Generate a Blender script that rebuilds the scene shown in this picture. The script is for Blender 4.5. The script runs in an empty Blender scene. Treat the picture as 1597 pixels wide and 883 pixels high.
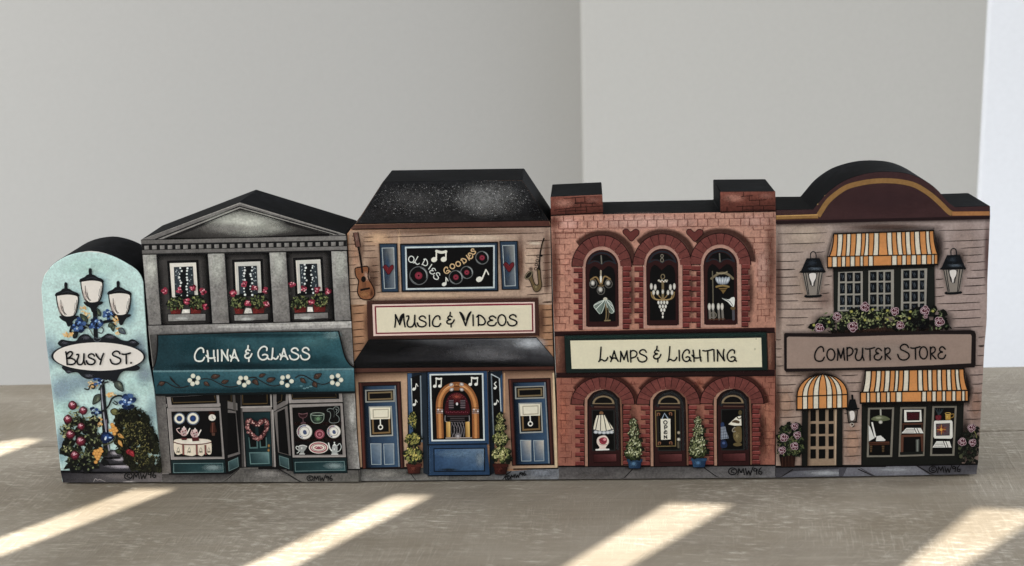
import bpy, bmesh, math, random
from mathutils import Vector, Matrix
from mathutils.geometry import tessellate_polygon
random.seed(7)
R = math.radians
scn = bpy.context.scene
COL = scn.collection

# ------------------------------------------------------------------ camera
W0, H0, FPX = 1597.0, 883.0, 2200.0          # photograph size, focal length in its pixels
PITCH, ROLL = R(13.96), R(-1.566)
CAM = Vector((0, 0, 0.262))
fw = Vector((0, math.cos(PITCH), -math.sin(PITCH)))
up0 = Vector((0, math.sin(PITCH), math.cos(PITCH)))
rt0 = Vector((1, 0, 0))
rt = rt0 * math.cos(ROLL) + up0 * math.sin(ROLL)
up = up0 * math.cos(ROLL) - rt0 * math.sin(ROLL)
cd = bpy.data.cameras.new('camera')
cam = bpy.data.objects.new('camera', cd); COL.objects.link(cam)
cam.matrix_world = Matrix((( rt.x, up.x, -fw.x, CAM.x), (rt.y, up.y, -fw.y, CAM.y), (rt.z, up.z, -fw.z, CAM.z), (0, 0, 0, 1)))
cd.sensor_width = 36; cd.lens = 36 * FPX / W0
cd.clip_start = 0.01; cd.clip_end = 50
cd.dof.use_dof = True; cd.dof.focus_distance = 0.69; cd.dof.aperture_fstop = 14
scn.camera = cam

# ------------------------------------------------------------------ light
world = bpy.data.worlds.new('World'); scn.world = world; world.use_nodes = True
bg = world.node_tree.nodes['Background']
bg.inputs[0].default_value = (0.93, 0.96, 1.0, 1); bg.inputs[1].default_value = 0.80

def area_light(name, loc, aim, sx, sy, power, col):
    l = bpy.data.lights.new(name, 'AREA'); l.shape = 'RECTANGLE'; l.size = sx; l.size_y = sy
    l.energy = power; l.color = col
    o = bpy.data.objects.new(name, l); COL.objects.link(o)
    o.location = loc; o.rotation_euler = (Vector(aim) - Vector(loc)).to_track_quat('-Z', 'Y').to_euler()
    return o
area_light('window_light', (-1.55, -0.55, 1.2), (0.0, 0.85, 0.05), 1.2, 1.2, 25, (1.0, 0.98, 0.94))
area_light('side_window_light', (1.9, 1.0, 0.55), (0.2, 0.75, 0.1), 0.7, 0.8, 38, (0.88, 0.94, 1.0))
area_light('left_wall_fill', (-1.35, 0.35, 0.6), (-0.2, 1.1, 0.1), 0.7, 0.8, 7, (1.0, 0.99, 0.97))  # added fill that brightens the left end of the wall and table
SUNPOS = Vector((-1.5, -1.0, 2.3))
sl = bpy.data.lights.new('sun_beam', 'SPOT'); sl.energy = 1900; sl.color = (1.0, 0.95, 0.86)
sl.shadow_soft_size = 0.0045; sl.spot_size = R(21); sl.spot_blend = 0.0
so = bpy.data.objects.new('sun_beam', sl); COL.objects.link(so)
so.location = SUNPOS
so.rotation_euler = (Vector((0.0, 0.6, 0)) - SUNPOS).to_track_quat('-Z', 'Y').to_euler()

vs = scn.view_settings
vs.view_transform = 'Standard'; vs.look = 'None'; vs.exposure = 0.0; vs.gamma = 1.0; vs.use_curve_mapping = False
scn.cycles.transparent_max_bounces = 64
scn.cycles.max_bounces = 6

# ------------------------------------------------------------------ helpers
def ray(u, v):
    return (fw * FPX + rt * (u - W0 / 2) - up * (v - H0 / 2)).normalized()
def on_table(u, v, z=0.0):
    d = ray(u, v); return CAM + d * ((z - CAM.z) / d.z)

def lin(c):
    return c / 12.92 if c <= 0.04045 else ((c + 0.055) / 1.055) ** 2.4
def rgb(h, k=1.0):
    if not isinstance(h, str): return h
    h = h.lstrip('#'); return tuple(min(0.9, lin(int(h[i:i + 2], 16) / 255) * k) for i in (0, 2, 4))
def mixc(a, b, t):
    a, b = rgb(a), rgb(b); return tuple(a[i] + (b[i] - a[i]) * t for i in range(3))

def new_mat(name):
    m = bpy.data.materials.new(name); m.use_nodes = True
    return m, m.node_tree, m.node_tree.nodes['Principled BSDF']
def nd(t, typ, **kw):
    n = t.nodes.new(typ)
    for k, v in kw.items(): setattr(n, k, v)
    return n

PAINT_GAIN, DESAT = 1.46, 0.20                # pigments are a little chalky
def tone(c):
    y = .2126 * c[0] + .7152 * c[1] + .0722 * c[2]
    q = [max(0.0, x + (y - x) * DESAT) ** 1.22 * PAINT_GAIN for x in c[:3]]; k = min(1.0, .80 / max(max(q), 1e-6))
    return [x * k for x in q]
def paint_material(name, alpha):
    m, t, b = new_mat(name)
    L = t.links.new
    at = nd(t, 'ShaderNodeAttribute', attribute_name='Col')
    mo = nd(t, 'ShaderNodeAttribute', attribute_name='mot')
    tc = nd(t, 'ShaderNodeTexCoord')
    n1 = nd(t, 'ShaderNodeTexNoise'); n1.inputs['Scale'].default_value = 900; n1.inputs['Detail'].default_value = 3
    n2 = nd(t, 'ShaderNodeTexNoise'); n2.inputs['Scale'].default_value = 160; n2.inputs['Detail'].default_value = 4; n2.inputs['Roughness'].default_value = 0.7
    L(tc.outputs['Object'], n1.inputs['Vector']); L(tc.outputs['Object'], n2.inputs['Vector'])
    ad = nd(t, 'ShaderNodeMath', operation='ADD'); L(n1.outputs[0], ad.inputs[0]); L(n2.outputs[0], ad.inputs[1])
    sb = nd(t, 'ShaderNodeMath', operation='SUBTRACT'); L(ad.outputs[0], sb.inputs[0]); sb.inputs[1].default_value = 1.0
    mu = nd(t, 'ShaderNodeMath', operation='MULTIPLY_ADD'); m3 = nd(t, 'ShaderNodeMath', operation='MULTIPLY'); L(mo.outputs['Fac'], m3.inputs[0]); m3.inputs[1].default_value = 1.7; L(sb.outputs[0], mu.inputs[0]); L(m3.outputs[0], mu.inputs[1]); mu.inputs[2].default_value = 1.0
    sc = nd(t, 'ShaderNodeVectorMath', operation='SCALE'); L(at.outputs['Color'], sc.inputs[0]); L(mu.outputs[0], sc.inputs['Scale'])
    L(sc.outputs[0], b.inputs['Base Color'])
    b.inputs['Roughness'].default_value = 0.5
    b.inputs['Specular IOR Level'].default_value = 0.14
    bp = nd(t, 'ShaderNodeBump'); bp.inputs['Strength'].default_value = 0.12; bp.inputs['Distance'].default_value = 0.0003
    L(n2.outputs[0], bp.inputs['Height']); L(bp.outputs[0], b.inputs['Normal'])
    if alpha:
        out = t.nodes['Material Output']
        tr = nd(t, 'ShaderNodeBsdfTransparent'); mx = nd(t, 'ShaderNodeMixShader')
        L(at.outputs['Alpha'], mx.inputs[0]); L(tr.outputs[0], mx.inputs[1]); L(b.outputs[0], mx.inputs[2]); L(mx.outputs[0], out.inputs['Surface'])
    return m
M_PAINT = paint_material('artist_paint', False)
M_GLAZE = paint_material('artist_paint_glaze', True)

ZU, ZOP = 0.00005, 0.000003
VX, VY, VS = 0.0, 0.0, 1.0
def view(x, y, s):
    global VX, VY, VS
    VX, VY, VS = x, y, s

def catmull(pts, n=5, closed=False):
    if len(pts) < 3: return list(pts)
    out = []; P = list(pts); N = len(P)
    rng = range(N) if closed else range(N - 1)
    for i in rng:
        if closed: p0, p1, p2, p3 = P[(i - 1) % N], P[i], P[(i + 1) % N], P[(i + 2) % N]
        else: p0, p1, p2, p3 = P[max(i - 1, 0)], P[i], P[i + 1], P[min(i + 2, N - 1)]
        for k in range(n):
            t = k / n; t2 = t * t; t3 = t2 * t
            out.append(tuple(0.5 * (2 * p1[j] + (p2[j] - p0[j]) * t + (2 * p0[j] - 5 * p1[j] + 4 * p2[j] - p3[j]) * t2 + (3 * p1[j] - p0[j] - 3 * p2[j] + p3[j]) * t3) for j in (0, 1)))
    if not closed: out.append(P[-1])
    return out
def rect(x0, y0, x1, y1): return [(x0, y0), (x1, y0), (x1, y1), (x0, y1)]
def circ(cx, cy, rx, ry=None, rot=0, n=20, a0=0, a1=360):
    ry = rx if ry is None else ry; c, s = math.cos(R(rot)), math.sin(R(rot)); o = []
    m = n if a1 - a0 >= 360 else n + 1
    for i in range(m):
        a = R(a0 + (a1 - a0) * i / n); x, y = rx * math.cos(a), ry * math.sin(a)
        o.append((cx + x * c - y * s, cy + x * s + y * c))
    return o

class Block:
    def __init__(s, name, label, base_l, base_r, depth):
        a, b = on_table(*base_l), on_table(*base_r)
        s.o = (a + b) / 2; s.x = (b - a).normalized(); s.y = Vector((-s.x.y, s.x.x, 0)); s.depth = depth
        s.parts = []
        e = bpy.data.objects.new(name, None); COL.objects.link(e)
        e.empty_display_size = 0.02
        e.matrix_world = Matrix(((s.x.x, s.y.x, 0, s.o.x), (s.x.y, s.y.y, 0, s.o.y), (0, 0, 1, 0), (0, 0, 0, 1)))
        e['label'] = label; e['category'] = 'wooden block'; e['group'] = 'painted wooden shop blocks standing in a row'
        s.root = e
    def P(s, u, v, z=0.0):                    # pixel of the photograph -> point of the block's painted face (local)
        d = ray(u, v); q = s.o - s.y * z
        t = (q - CAM).dot(s.y) / d.dot(s.y); p = CAM + d * t - s.o
        return Vector((p.dot(s.x), -z, p.z))
    def clip(s, u, v):                        # keep paint on the wood: clamp to the outline at this height
        xs = []; P = s.sil; v = min(v, 738.0)
        for i in range(len(P)):
            a, b = P[i - 1], P[i]
            if (a[1] <= v) != (b[1] <= v): xs.append(a[0] + (b[0] - a[0]) * (v - a[1]) / (b[1] - a[1]))
        return min(max(u, min(xs) + .15), max(xs) - .15) if len(xs) > 1 else u
    def part(s, name, z, parent=None, mot=0.25):
        p = Part(s, name, z, parent, mot); s.parts.append(p); return p
    def body(s, pts, col, mot=0.25):
        me = bpy.data.meshes.new('wooden_block'); bm = bmesh.new()
        loc = [s.P(*p) for p in pts]
        for p in loc: p.z = max(p.z, 0.0009)
        f = [bm.verts.new(p) for p in loc]
        cx = sum(p.x for p in loc) / len(loc)
        k = [bm.verts.new((cx + (p.x - cx) * 0.995, s.depth, p.z)) for p in loc]
        fr = bm.faces.new(f); bm.faces.new(list(reversed(k)))
        n = len(f); fr.material_index = 0
        for i in range(n):
            q = bm.faces.new((f[i], k[i], k[(i + 1) % n], f[(i + 1) % n])); q.material_index = 1
        bmesh.ops.recalc_face_normals(bm, faces=bm.faces)
        bm.to_mesh(me); bm.free()
        me.polygons.foreach_set('use_smooth', [True] * len(me.polygons)); me.set_sharp_from_angle(angle=R(28))
        ca = me.color_attributes.new('Col', 'FLOAT_COLOR', 'POINT'); c = tone(rgb(col))
        ca.data.foreach_set('color', [*c, 1.0] * len(me.vertices))
        mt = me.attributes.new('mot', 'FLOAT', 'POINT'); mt.data.foreach_set('value', [mot] * len(me.vertices))
        s.sil = list(pts)
        o = bpy.data.objects.new('wooden_body', me); COL.objects.link(o); o.parent = s.root
        me.materials.append(M_PAINT); me.materials.append(M_BLACK)
        bv = o.modifiers.new('soft_edges', 'BEVEL'); bv.width = 0.00045; bv.segments = 2; bv.limit_method = 'ANGLE'; bv.angle_limit = R(35)
        s.body_o = o
        x0, x1 = min(p.x for p in loc if p.z < .004) + .0025, max(p.x for p in loc if p.z < .004) - .0025
        fm = bpy.data.meshes.new('shadow_gap_spacer'); y0, y1 = .0025, s.depth - .0025  # added spacer under the body, makes a dark shadow gap along its foot
        fm.from_pydata([(x, y, z) for z in (0, .0013) for x, y in ((x0, y0), (x1, y0), (x1, y1), (x0, y1))], [], [(3, 2, 1, 0), (4, 5, 6, 7), (0, 1, 5, 4), (1, 2, 6, 5), (2, 3, 7, 6), (3, 0, 4, 7)])
        fm.materials.append(M_BLACK); fo_ = bpy.data.objects.new('shadow_gap_spacer', fm); COL.objects.link(fo_); fo_.parent = s.root
        return o
    def finish(s):
        for p in s.parts: p.build()

class Part:
    def __init__(s, B, name, z, parent, mot):
        s.B, s.name, s.z, s.mot, s.n = B, name, z * ZU, mot, 0
        s.v, s.f, s.c = [], [], []; s.glaze = []
        s.parent = parent
        s.ob = bpy.data.objects.new(name, bpy.data.meshes.new(name)); COL.objects.link(s.ob)
        s.ob.parent = parent.ob if parent else B.root
        if name in ('foliage', 'mortar_lines', 'sky_wash', 'clapboard'): s.ob['kind'] = 'stuff'
    def add(s, pts, faces, cols, dz=0.0):
        z = s.z + s.n * ZOP + dz; b = len(s.v)
        for i, p in enumerate(pts):
            pv = VY + p[1] / VS; q = s.B.P(s.B.clip(VX + p[0] / VS, pv), pv, z); q.z = max(q.z, 0.0010)
            s.v.append(q)
            c = cols[i] if isinstance(cols, list) else cols
            s.c.append(c if len(c) == 4 else (*c, 1.0))
        for f in faces:
            f = [b + i for i in f]
            a, q, r = (s.v[f[0]], s.v[f[1]], s.v[f[2]])
            if (q - a).cross(r - a).y > 0: f.reverse()
            s.f.append(f); s.glaze.append(any(s.c[i][3] < 0.999 for i in f))
    def poly(s, pts, c):
        tr = tessellate_polygon([[Vector((p[0], p[1], 0)) for p in pts]])
        if callable(c): cl = [rgb(c(*p)) for p in pts]
        elif isinstance(c, list): cl = [rgb(q) for q in c]
        else: cl = rgb(c)
        s.add(pts, [list(t) for t in tr], cl); s.n += 1; return s
    def blob(s, pts, c, n=5): return s.poly(catmull(pts, n, True), c)
    def quad(s, q, c4, nx=6, ny=6):             # bilinear colours: tl, tr, br, bl
        c4 = [rgb(c) for c in c4]; P, C, F = [], [], []
        for j in range(ny + 1):
            for i in range(nx + 1):
                a, b = i / nx, j / ny; w = ((1 - a) * (1 - b), a * (1 - b), a * b, (1 - a) * b)
                P.append(tuple(sum(w[k] * q[k][d] for k in range(4)) for d in (0, 1)))
                C.append(tuple(sum(w[k] * c4[k][d] for k in range(4)) for d in range(3)))
        for j in range(ny):
            for i in range(nx):
                k = j * (nx + 1) + i; F.append([k, k + 1, k + nx + 2, k + nx + 1])
        s.add(P, F, C); s.n += 1; return s
    def ribbon(s, pts, ws, cols, closed=False):
        # ws: list of offsets across, cols: rgba per offset
        N = len(pts); V, C, F = [], [], []; m = len(ws)
        for i in range(N):
            a = pts[(i - 1) % N] if (closed or i > 0) else pts[i]; b = pts[(i + 1) % N] if (closed or i < N - 1) else pts[i]
            dx, dy = b[0] - a[0], b[1] - a[1]; l = math.hypot(dx, dy) or 1; nx, ny = -dy / l, dx / l
            for k, w in enumerate(ws):
                w = w(i / max(1, N - 1)) if callable(w) else w
                V.append((pts[i][0] + nx * w, pts[i][1] + ny * w)); C.append(cols[k])
        for i in range(N if closed else N - 1):
            j = (i + 1) % N
            for k in range(m - 1): F.append([i * m + k, i * m + k + 1, j * m + k + 1, j * m + k])
        s.add(V, F, C); s.n += 1; return s
    def line(s, pts, w, c, sm=4, taper=0.0, cap=True, closed=False, a=1.0):
        p = catmull(pts, sm, closed) if sm and len(pts) > 2 else list(pts)
        c = (*rgb(c), a)
        if len(p) == 2: x, y = p; p = [(x[0] + (y[0] - x[0]) * t / 4, x[1] + (y[1] - x[1]) * t / 4) for t in range(5)]
        f = (lambda t: w / 2 * (1 - taper * abs(2 * t - 1) ** 2)) if taper else (lambda t: w / 2)
        s.ribbon(p, [lambda t: -f(t), f], [c, c], closed)
        if cap and not closed and taper < 0.9:
            for e, t in ((p[0], 0), (p[-1], 1)):
                r = f(t); q = circ(e[0], e[1], r, n=8)
                s.add(q, [list(range(8))], c, dz=-ZOP * 0.5)
        return s
    def ring(s, pts, w, c, sm=0, a=1.0): return s.line(pts, w, c, sm=sm, closed=True, a=a)
    def box(s, pts, w, c):                       # mitred closed outline
        N = len(pts); O = []; area = sum(pts[i][0] * pts[(i + 1) % N][1] - pts[(i + 1) % N][0] * pts[i][1] for i in range(N))
        def off(d):
            o = []
            for i in range(N):
                a, b, e = pts[i - 1], pts[i], pts[(i + 1) % N]
                u = Vector((b[0] - a[0], b[1] - a[1])).normalized(); v = Vector((e[0] - b[0], e[1] - b[1])).normalized()
                n1 = Vector((-u.y, u.x)); n2 = Vector((-v.y, v.x)); m = (n1 + n2); m = m / max(0.3, m.dot(n1)) if m.length > 1e-6 else n1
                o.append((b[0] + m.x * d, b[1] + m.y * d))
            return o
        A, Bq = off(-w / 2), off(w / 2)
        s.add(A + Bq, [[i, (i + 1) % N, N + (i + 1) % N, N + i] for i in range(N)], rgb(c)); s.n += 1; return s
    def ell(s, cx, cy, rx, ry=None, c='#fff', c2=None, rot=0, n=16):
        q = circ(cx, cy, rx, ry, rot, n); c1 = rgb(c)
        s.add([(cx, cy)] + q, [[0, i + 1, (i + 1) % n + 1] for i in range(n)], [rgb(c2) if c2 else c1] + [c1] * n); s.n += 1; return s
    def soft(s, cx, cy, rx, ry, c, a=0.6, rot=0, n=20):
        c = rgb(c); P = [(cx, cy)]; C = [(*c, a)]; rings = ((0.35, 0.82), (0.65, 0.38), (1.0, 0.0))
        for r, k in rings:
            P += circ(cx, cy, rx * r, ry * r, rot, n); C += [(*c, a * k)] * n
        F = [[0, i + 1, (i + 1) % n + 1] for i in range(n)]
        for k in range(2):
            o = 1 + k * n
            F += [[o + i, o + (i + 1) % n, o + n + (i + 1) % n, o + n + i] for i in range(n)]
        s.add(P, F, C); s.n += 1; return s
    def band(s, pts, w, c, a=0.6, sm=4):         # airbrushed stroke
        p = catmull(pts, sm) if sm and len(pts) > 2 else list(pts); c = rgb(c)
        return s.ribbon(p, [-w / 2, -w / 5, w / 5, w / 2], [(*c, 0.0), (*c, a), (*c, a), (*c, 0.0)])
    def fade(s, pts, w, c, a=0.7, sm=0):         # one-sided: strong on the line, fading to its right-hand side (w>0)
        p = catmull(pts, sm) if sm and len(pts) > 2 else list(pts); c = rgb(c)
        return s.ribbon(p, [0, w * 0.4, w], [(*c, a), (*c, a * 0.45), (*c, 0.0)])
    def halo(s, pts, w, c, a=0.6, sm=0):         # dark glow round a closed outline
        p = catmull(pts, sm, True) if sm else list(pts)
        ar = sum(p[i][0] * p[(i + 1) % len(p)][1] - p[(i + 1) % len(p)][0] * p[i][1] for i in range(len(p)))
        if ar > 0: w = -w
        c = rgb(c); return s.ribbon(p, [0, w * 0.4, w], [(*c, a), (*c, a * 0.45), (*c, 0.0)], closed=True)
    def dabs(s, spots, n, cols, ln, wd, ang=None, spread=180, seed=1):
        # leaf-like brush dabs scattered in ellipses (cx, cy, rx, ry)
        rg = random.Random(seed); ar = [e[2] * e[3] for e in spots]
        for k in range(n):
            e = rg.choices(spots, ar)[0]; r = math.sqrt(rg.random()); t = rg.random() * 6.283
            x, y = e[0] + e[2] * r * math.cos(t), e[1] + e[3] * r * math.sin(t)
            an = R((ang if ang is not None else 0) + rg.uniform(-spread, spread)); l = ln * rg.uniform(0.6, 1.3) / 2; w = wd * rg.uniform(0.6, 1.3) / 2
            c, q = math.cos(an), math.sin(an); cl = rgb(rg.choice(cols)); g = rg.uniform(0.75, 1.2); cl = tuple(min(.9, i * g) for i in cl)
            s.add([(x + a * c - b * q, y + a * q + b * c) for a, b in ((-l, 0), (-l * .3, -w), (l * .4, -w * .8), (l, 0), (l * .4, w * .8), (-l * .3, w))], [[0, 1, 2, 3, 4, 5]], cl, dz=k * 0.0000006)
        s.n += max(1, int(n * 0.2)); return s
    def scatter_in(s, poly, n, cols, ln, wd, ang=None, spread=180, seed=1):
        rg = random.Random(seed); xs = [p[0] for p in poly]; ys = [p[1] for p in poly]; sp = []
        while len(sp) < n:
            x, y = rg.uniform(min(xs), max(xs)), rg.uniform(min(ys), max(ys)); ins = False; j = len(poly) - 1
            for i in range(len(poly)):
                if (poly[i][1] > y) != (poly[j][1] > y) and x < (poly[j][0] - poly[i][0]) * (y - poly[i][1]) / (poly[j][1] - poly[i][1]) + poly[i][0]: ins = not ins
                j = i
            if ins: sp.append((x, y, 0.01, 0.01))
        return s.dabs(sp, n, cols, ln, wd, ang, spread, seed)
    def text(s, boxes, w, c):
        for ch, x0, y0, x1, y1 in boxes:
            for st in GLYPH[ch]:
                p = [(x0 + a * (x1 - x0), y0 + b * (y1 - y0)) for a, b in st]
                s.line(p, w, c, sm=5 if len(p) > 2 else 0, closed=(ch == 'O'))
        return s
    def build(s):
        me = s.ob.data; me.from_pydata([tuple(p) for p in s.v], [], s.f); me.update()
        ca = me.color_attributes.new('Col', 'FLOAT_COLOR', 'POINT')
        ca.data.foreach_set('color', [x for c in s.c for x in (*(min(.8, v * (1.3 if s.name == 'pavement' else 1.0)) for v in tone(c)), c[3])])
        mt = me.attributes.new('mot', 'FLOAT', 'POINT'); mt.data.foreach_set('value', [s.mot] * len(s.v))
        me.materials.append(M_PAINT); me.materials.append(M_GLAZE)
        me.polygons.foreach_set('material_index', [1 if g else 0 for g in s.glaze])

GLYPH = {
 'A': [[(.08, 1), (.3, .5), (.5, 0)], [(.5, 0), (.72, .55), (1, .98)], [(0, .5), (.2, .74), (.5, .66), (.85, .78)]],
 'B': [[(0, .02), (.08, .3), (.15, 1)], [(.06, .28), (.3, .05), (.58, .02), (.68, .18), (.45, .4), (.22, .52), (.6, .52), (.95, .68), (.95, .88), (.6, 1), (.15, .97)]],
 'C': [[(.92, .33), (.88, .1), (.66, 0), (.36, .1), (.1, .38), (.02, .68), (.14, .92), (.45, 1), (.8, .95), (1, .72)]],
 'D': [[(.2, .05), (.2, .98)], [(0, .22), (.35, .06), (.8, .3), (1, .62), (.85, .86), (.5, .92), (.2, .86)]],
 'E': [[(.95, .2), (.62, 0), (.28, .1), (.26, .32), (.6, .44), (.3, .48), (.04, .68), (.14, .92), (.5, 1), (.82, .92), (1, .68)]],
 'G': [[(.78, .3), (.78, .1), (.55, 0), (.25, .12), (.03, .45), (.08, .8), (.35, 1), (.7, .95), (.86, .7), (.62, .6), (.42, .66)], [(.86, .7), (.86, .86), (1, .98)]],
 'H': [[(.12, .02), (.2, .5), (.22, 1)], [(.82, 0), (.84, .5), (.96, .98)], [(0, .45), (.22, .66), (.55, .7), (.95, .64)]],
 'I': [[(.4, 0), (.5, .5), (.55, 1)]],
 'L': [[(.25, 0), (.2, .5), (.12, .92)], [(0, 1), (.3, .86), (.6, .96), (.85, .9), (1, .72)]],
 'M': [[(.05, 1), (.12, .5), (.1, .05)], [(.1, .05), (.3, .4), (.5, .82)], [(.5, .82), (.68, .4), (.86, 0)], [(.86, 0), (.9, .5), (1, .98)]],
 'N': [[(.12, 1), (.14, .5), (.1, .03)], [(.1, .03), (.5, .5), (.95, .97)], [(.95, .97), (.82, .4), (.9, 0)]],
 'O': [[(.5, 0), (.85, .15), (1, .5), (.85, .87), (.5, 1), (.15, .85), (0, .5), (.15, .14)]],
 'P': [[(.14, 0), (.14, .5), (.18, 1)], [(.1, .16), (.4, 0), (.8, .06), (1, .26), (.85, .5), (.5, .62), (.18, .66)]],
 'R': [[(.08, .02), (.12, .5), (.14, 1)], [(.1, .2), (.4, .02), (.8, .06), (.9, .26), (.7, .44), (.25, .56)], [(.25, .56), (.6, .76), (1, .97)]],
 'S': [[(.92, .2), (.78, .04), (.5, 0), (.24, .14), (.28, .32), (.6, .44), (.92, .58), (.98, .78), (.78, .95), (.45, 1), (.14, .9), (0, .64)]],
 'T': [[(0, .1), (.3, .13), (.7, .07), (1, 0)], [(.5, .1), (.5, .5), (.52, 1)]],
 'U': [[(0, .08), (.2, .06), (.2, .3), (.05, .62), (.14, .92), (.4, 1), (.68, .88), (.84, .5), (.86, 0)], [(.86, 0), (.84, .6), (1, .98)]],
 'V': [[(0, .02), (.25, .45), (.52, 1)], [(.52, 1), (.72, .5), (1, 0)]],
 'Y': [[(0, .02), (.2, .3), (.55, .55)], [(1, 0), (.78, .4), (.55, 1)]],
 '&': [[(.5, 0), (.45, .2)], [(.72, .3), (.4, .24), (.18, .36), (.3, .46), (.58, .48), (.15, .56), (.06, .7), (.3, .8), (.75, .74), (1, .52)], [(.6, .76), (.6, 1)]],
}

def sign96(p, x, y, k, c='#17161a', w=1.6, rot=0.0):
    # the painter's mark: (c) M W '96, in photograph pixels times k
    def q(l): return [(x + a * k, y + (b - a * rot) * k) for a, b in l]
    w *= k
    p.line(q(circ(6, 6, 5.5, 4.6)), w, c, closed=True); p.line(q([(8, 4), (5, 4), (4.5, 7), (8, 8)]), w, c)
    for l in ([(13, 11), (14.5, 2), (17.5, 8), (20.5, 2), (22, 10.5)], [(23.5, 2), (25.5, 11), (28, 5), (30, 11), (34, 0)]):
        for a_, b_ in zip(l[:-1], l[1:]): p.line(q([a_, b_]), w, c)
    p.line(q([(39, 3), (36, 2), (35, 5), (38, 5.5), (39.5, 3), (38.5, 10)]), w, c)
    p.line(q([(45, 1), (42, 5), (42, 9), (45, 10), (46, 7), (43, 6.5)]), w, c)

# ------------------------------------------------------------------ setting materials
def black_paint():
    m, t, b = new_mat('black_side_paint'); L = t.links.new
    tc = nd(t, 'ShaderNodeTexCoord')
    n = nd(t, 'ShaderNodeTexNoise'); n.inputs['Scale'].default_value = 220; n.inputs['Detail'].default_value = 5; n.inputs['Roughness'].default_value = 0.75
    n2 = nd(t, 'ShaderNodeTexNoise'); n2.inputs['Scale'].default_value = 28; n2.inputs['Detail'].default_value = 3
    L(tc.outputs['Object'], n.inputs['Vector']); L(tc.outputs['Object'], n2.inputs['Vector'])
    mx = nd(t, 'ShaderNodeMath', operation='MULTIPLY'); L(n.outputs[0], mx.inputs[0]); L(n2.outputs[0], mx.inputs[1])
    r = nd(t, 'ShaderNodeValToRGB'); r.color_ramp.elements[0].color = (.003, .0035, .0045, 1); r.color_ramp.elements[0].position = .2
    r.color_ramp.elements[1].color = (.017, .018, .022, 1); r.color_ramp.elements[1].position = .5
    e = r.color_ramp.elements.new(.3); e.color = (.006, .0065, .008, 1)
    L(mx.outputs[0], r.inputs[0]); L(r.outputs[0], b.inputs['Base Color'])
    b.inputs['Roughness'].default_value = 0.62; b.inputs['Specular IOR Level'].default_value = 0.03
    bp = nd(t, 'ShaderNodeBump'); bp.inputs['Strength'].default_value = .25; bp.inputs['Distance'].default_value = .0004
    L(n.outputs[0], bp.inputs['Height']); L(bp.outputs[0], b.inputs['Normal'])
    return m
M_BLACK = black_paint()

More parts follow.
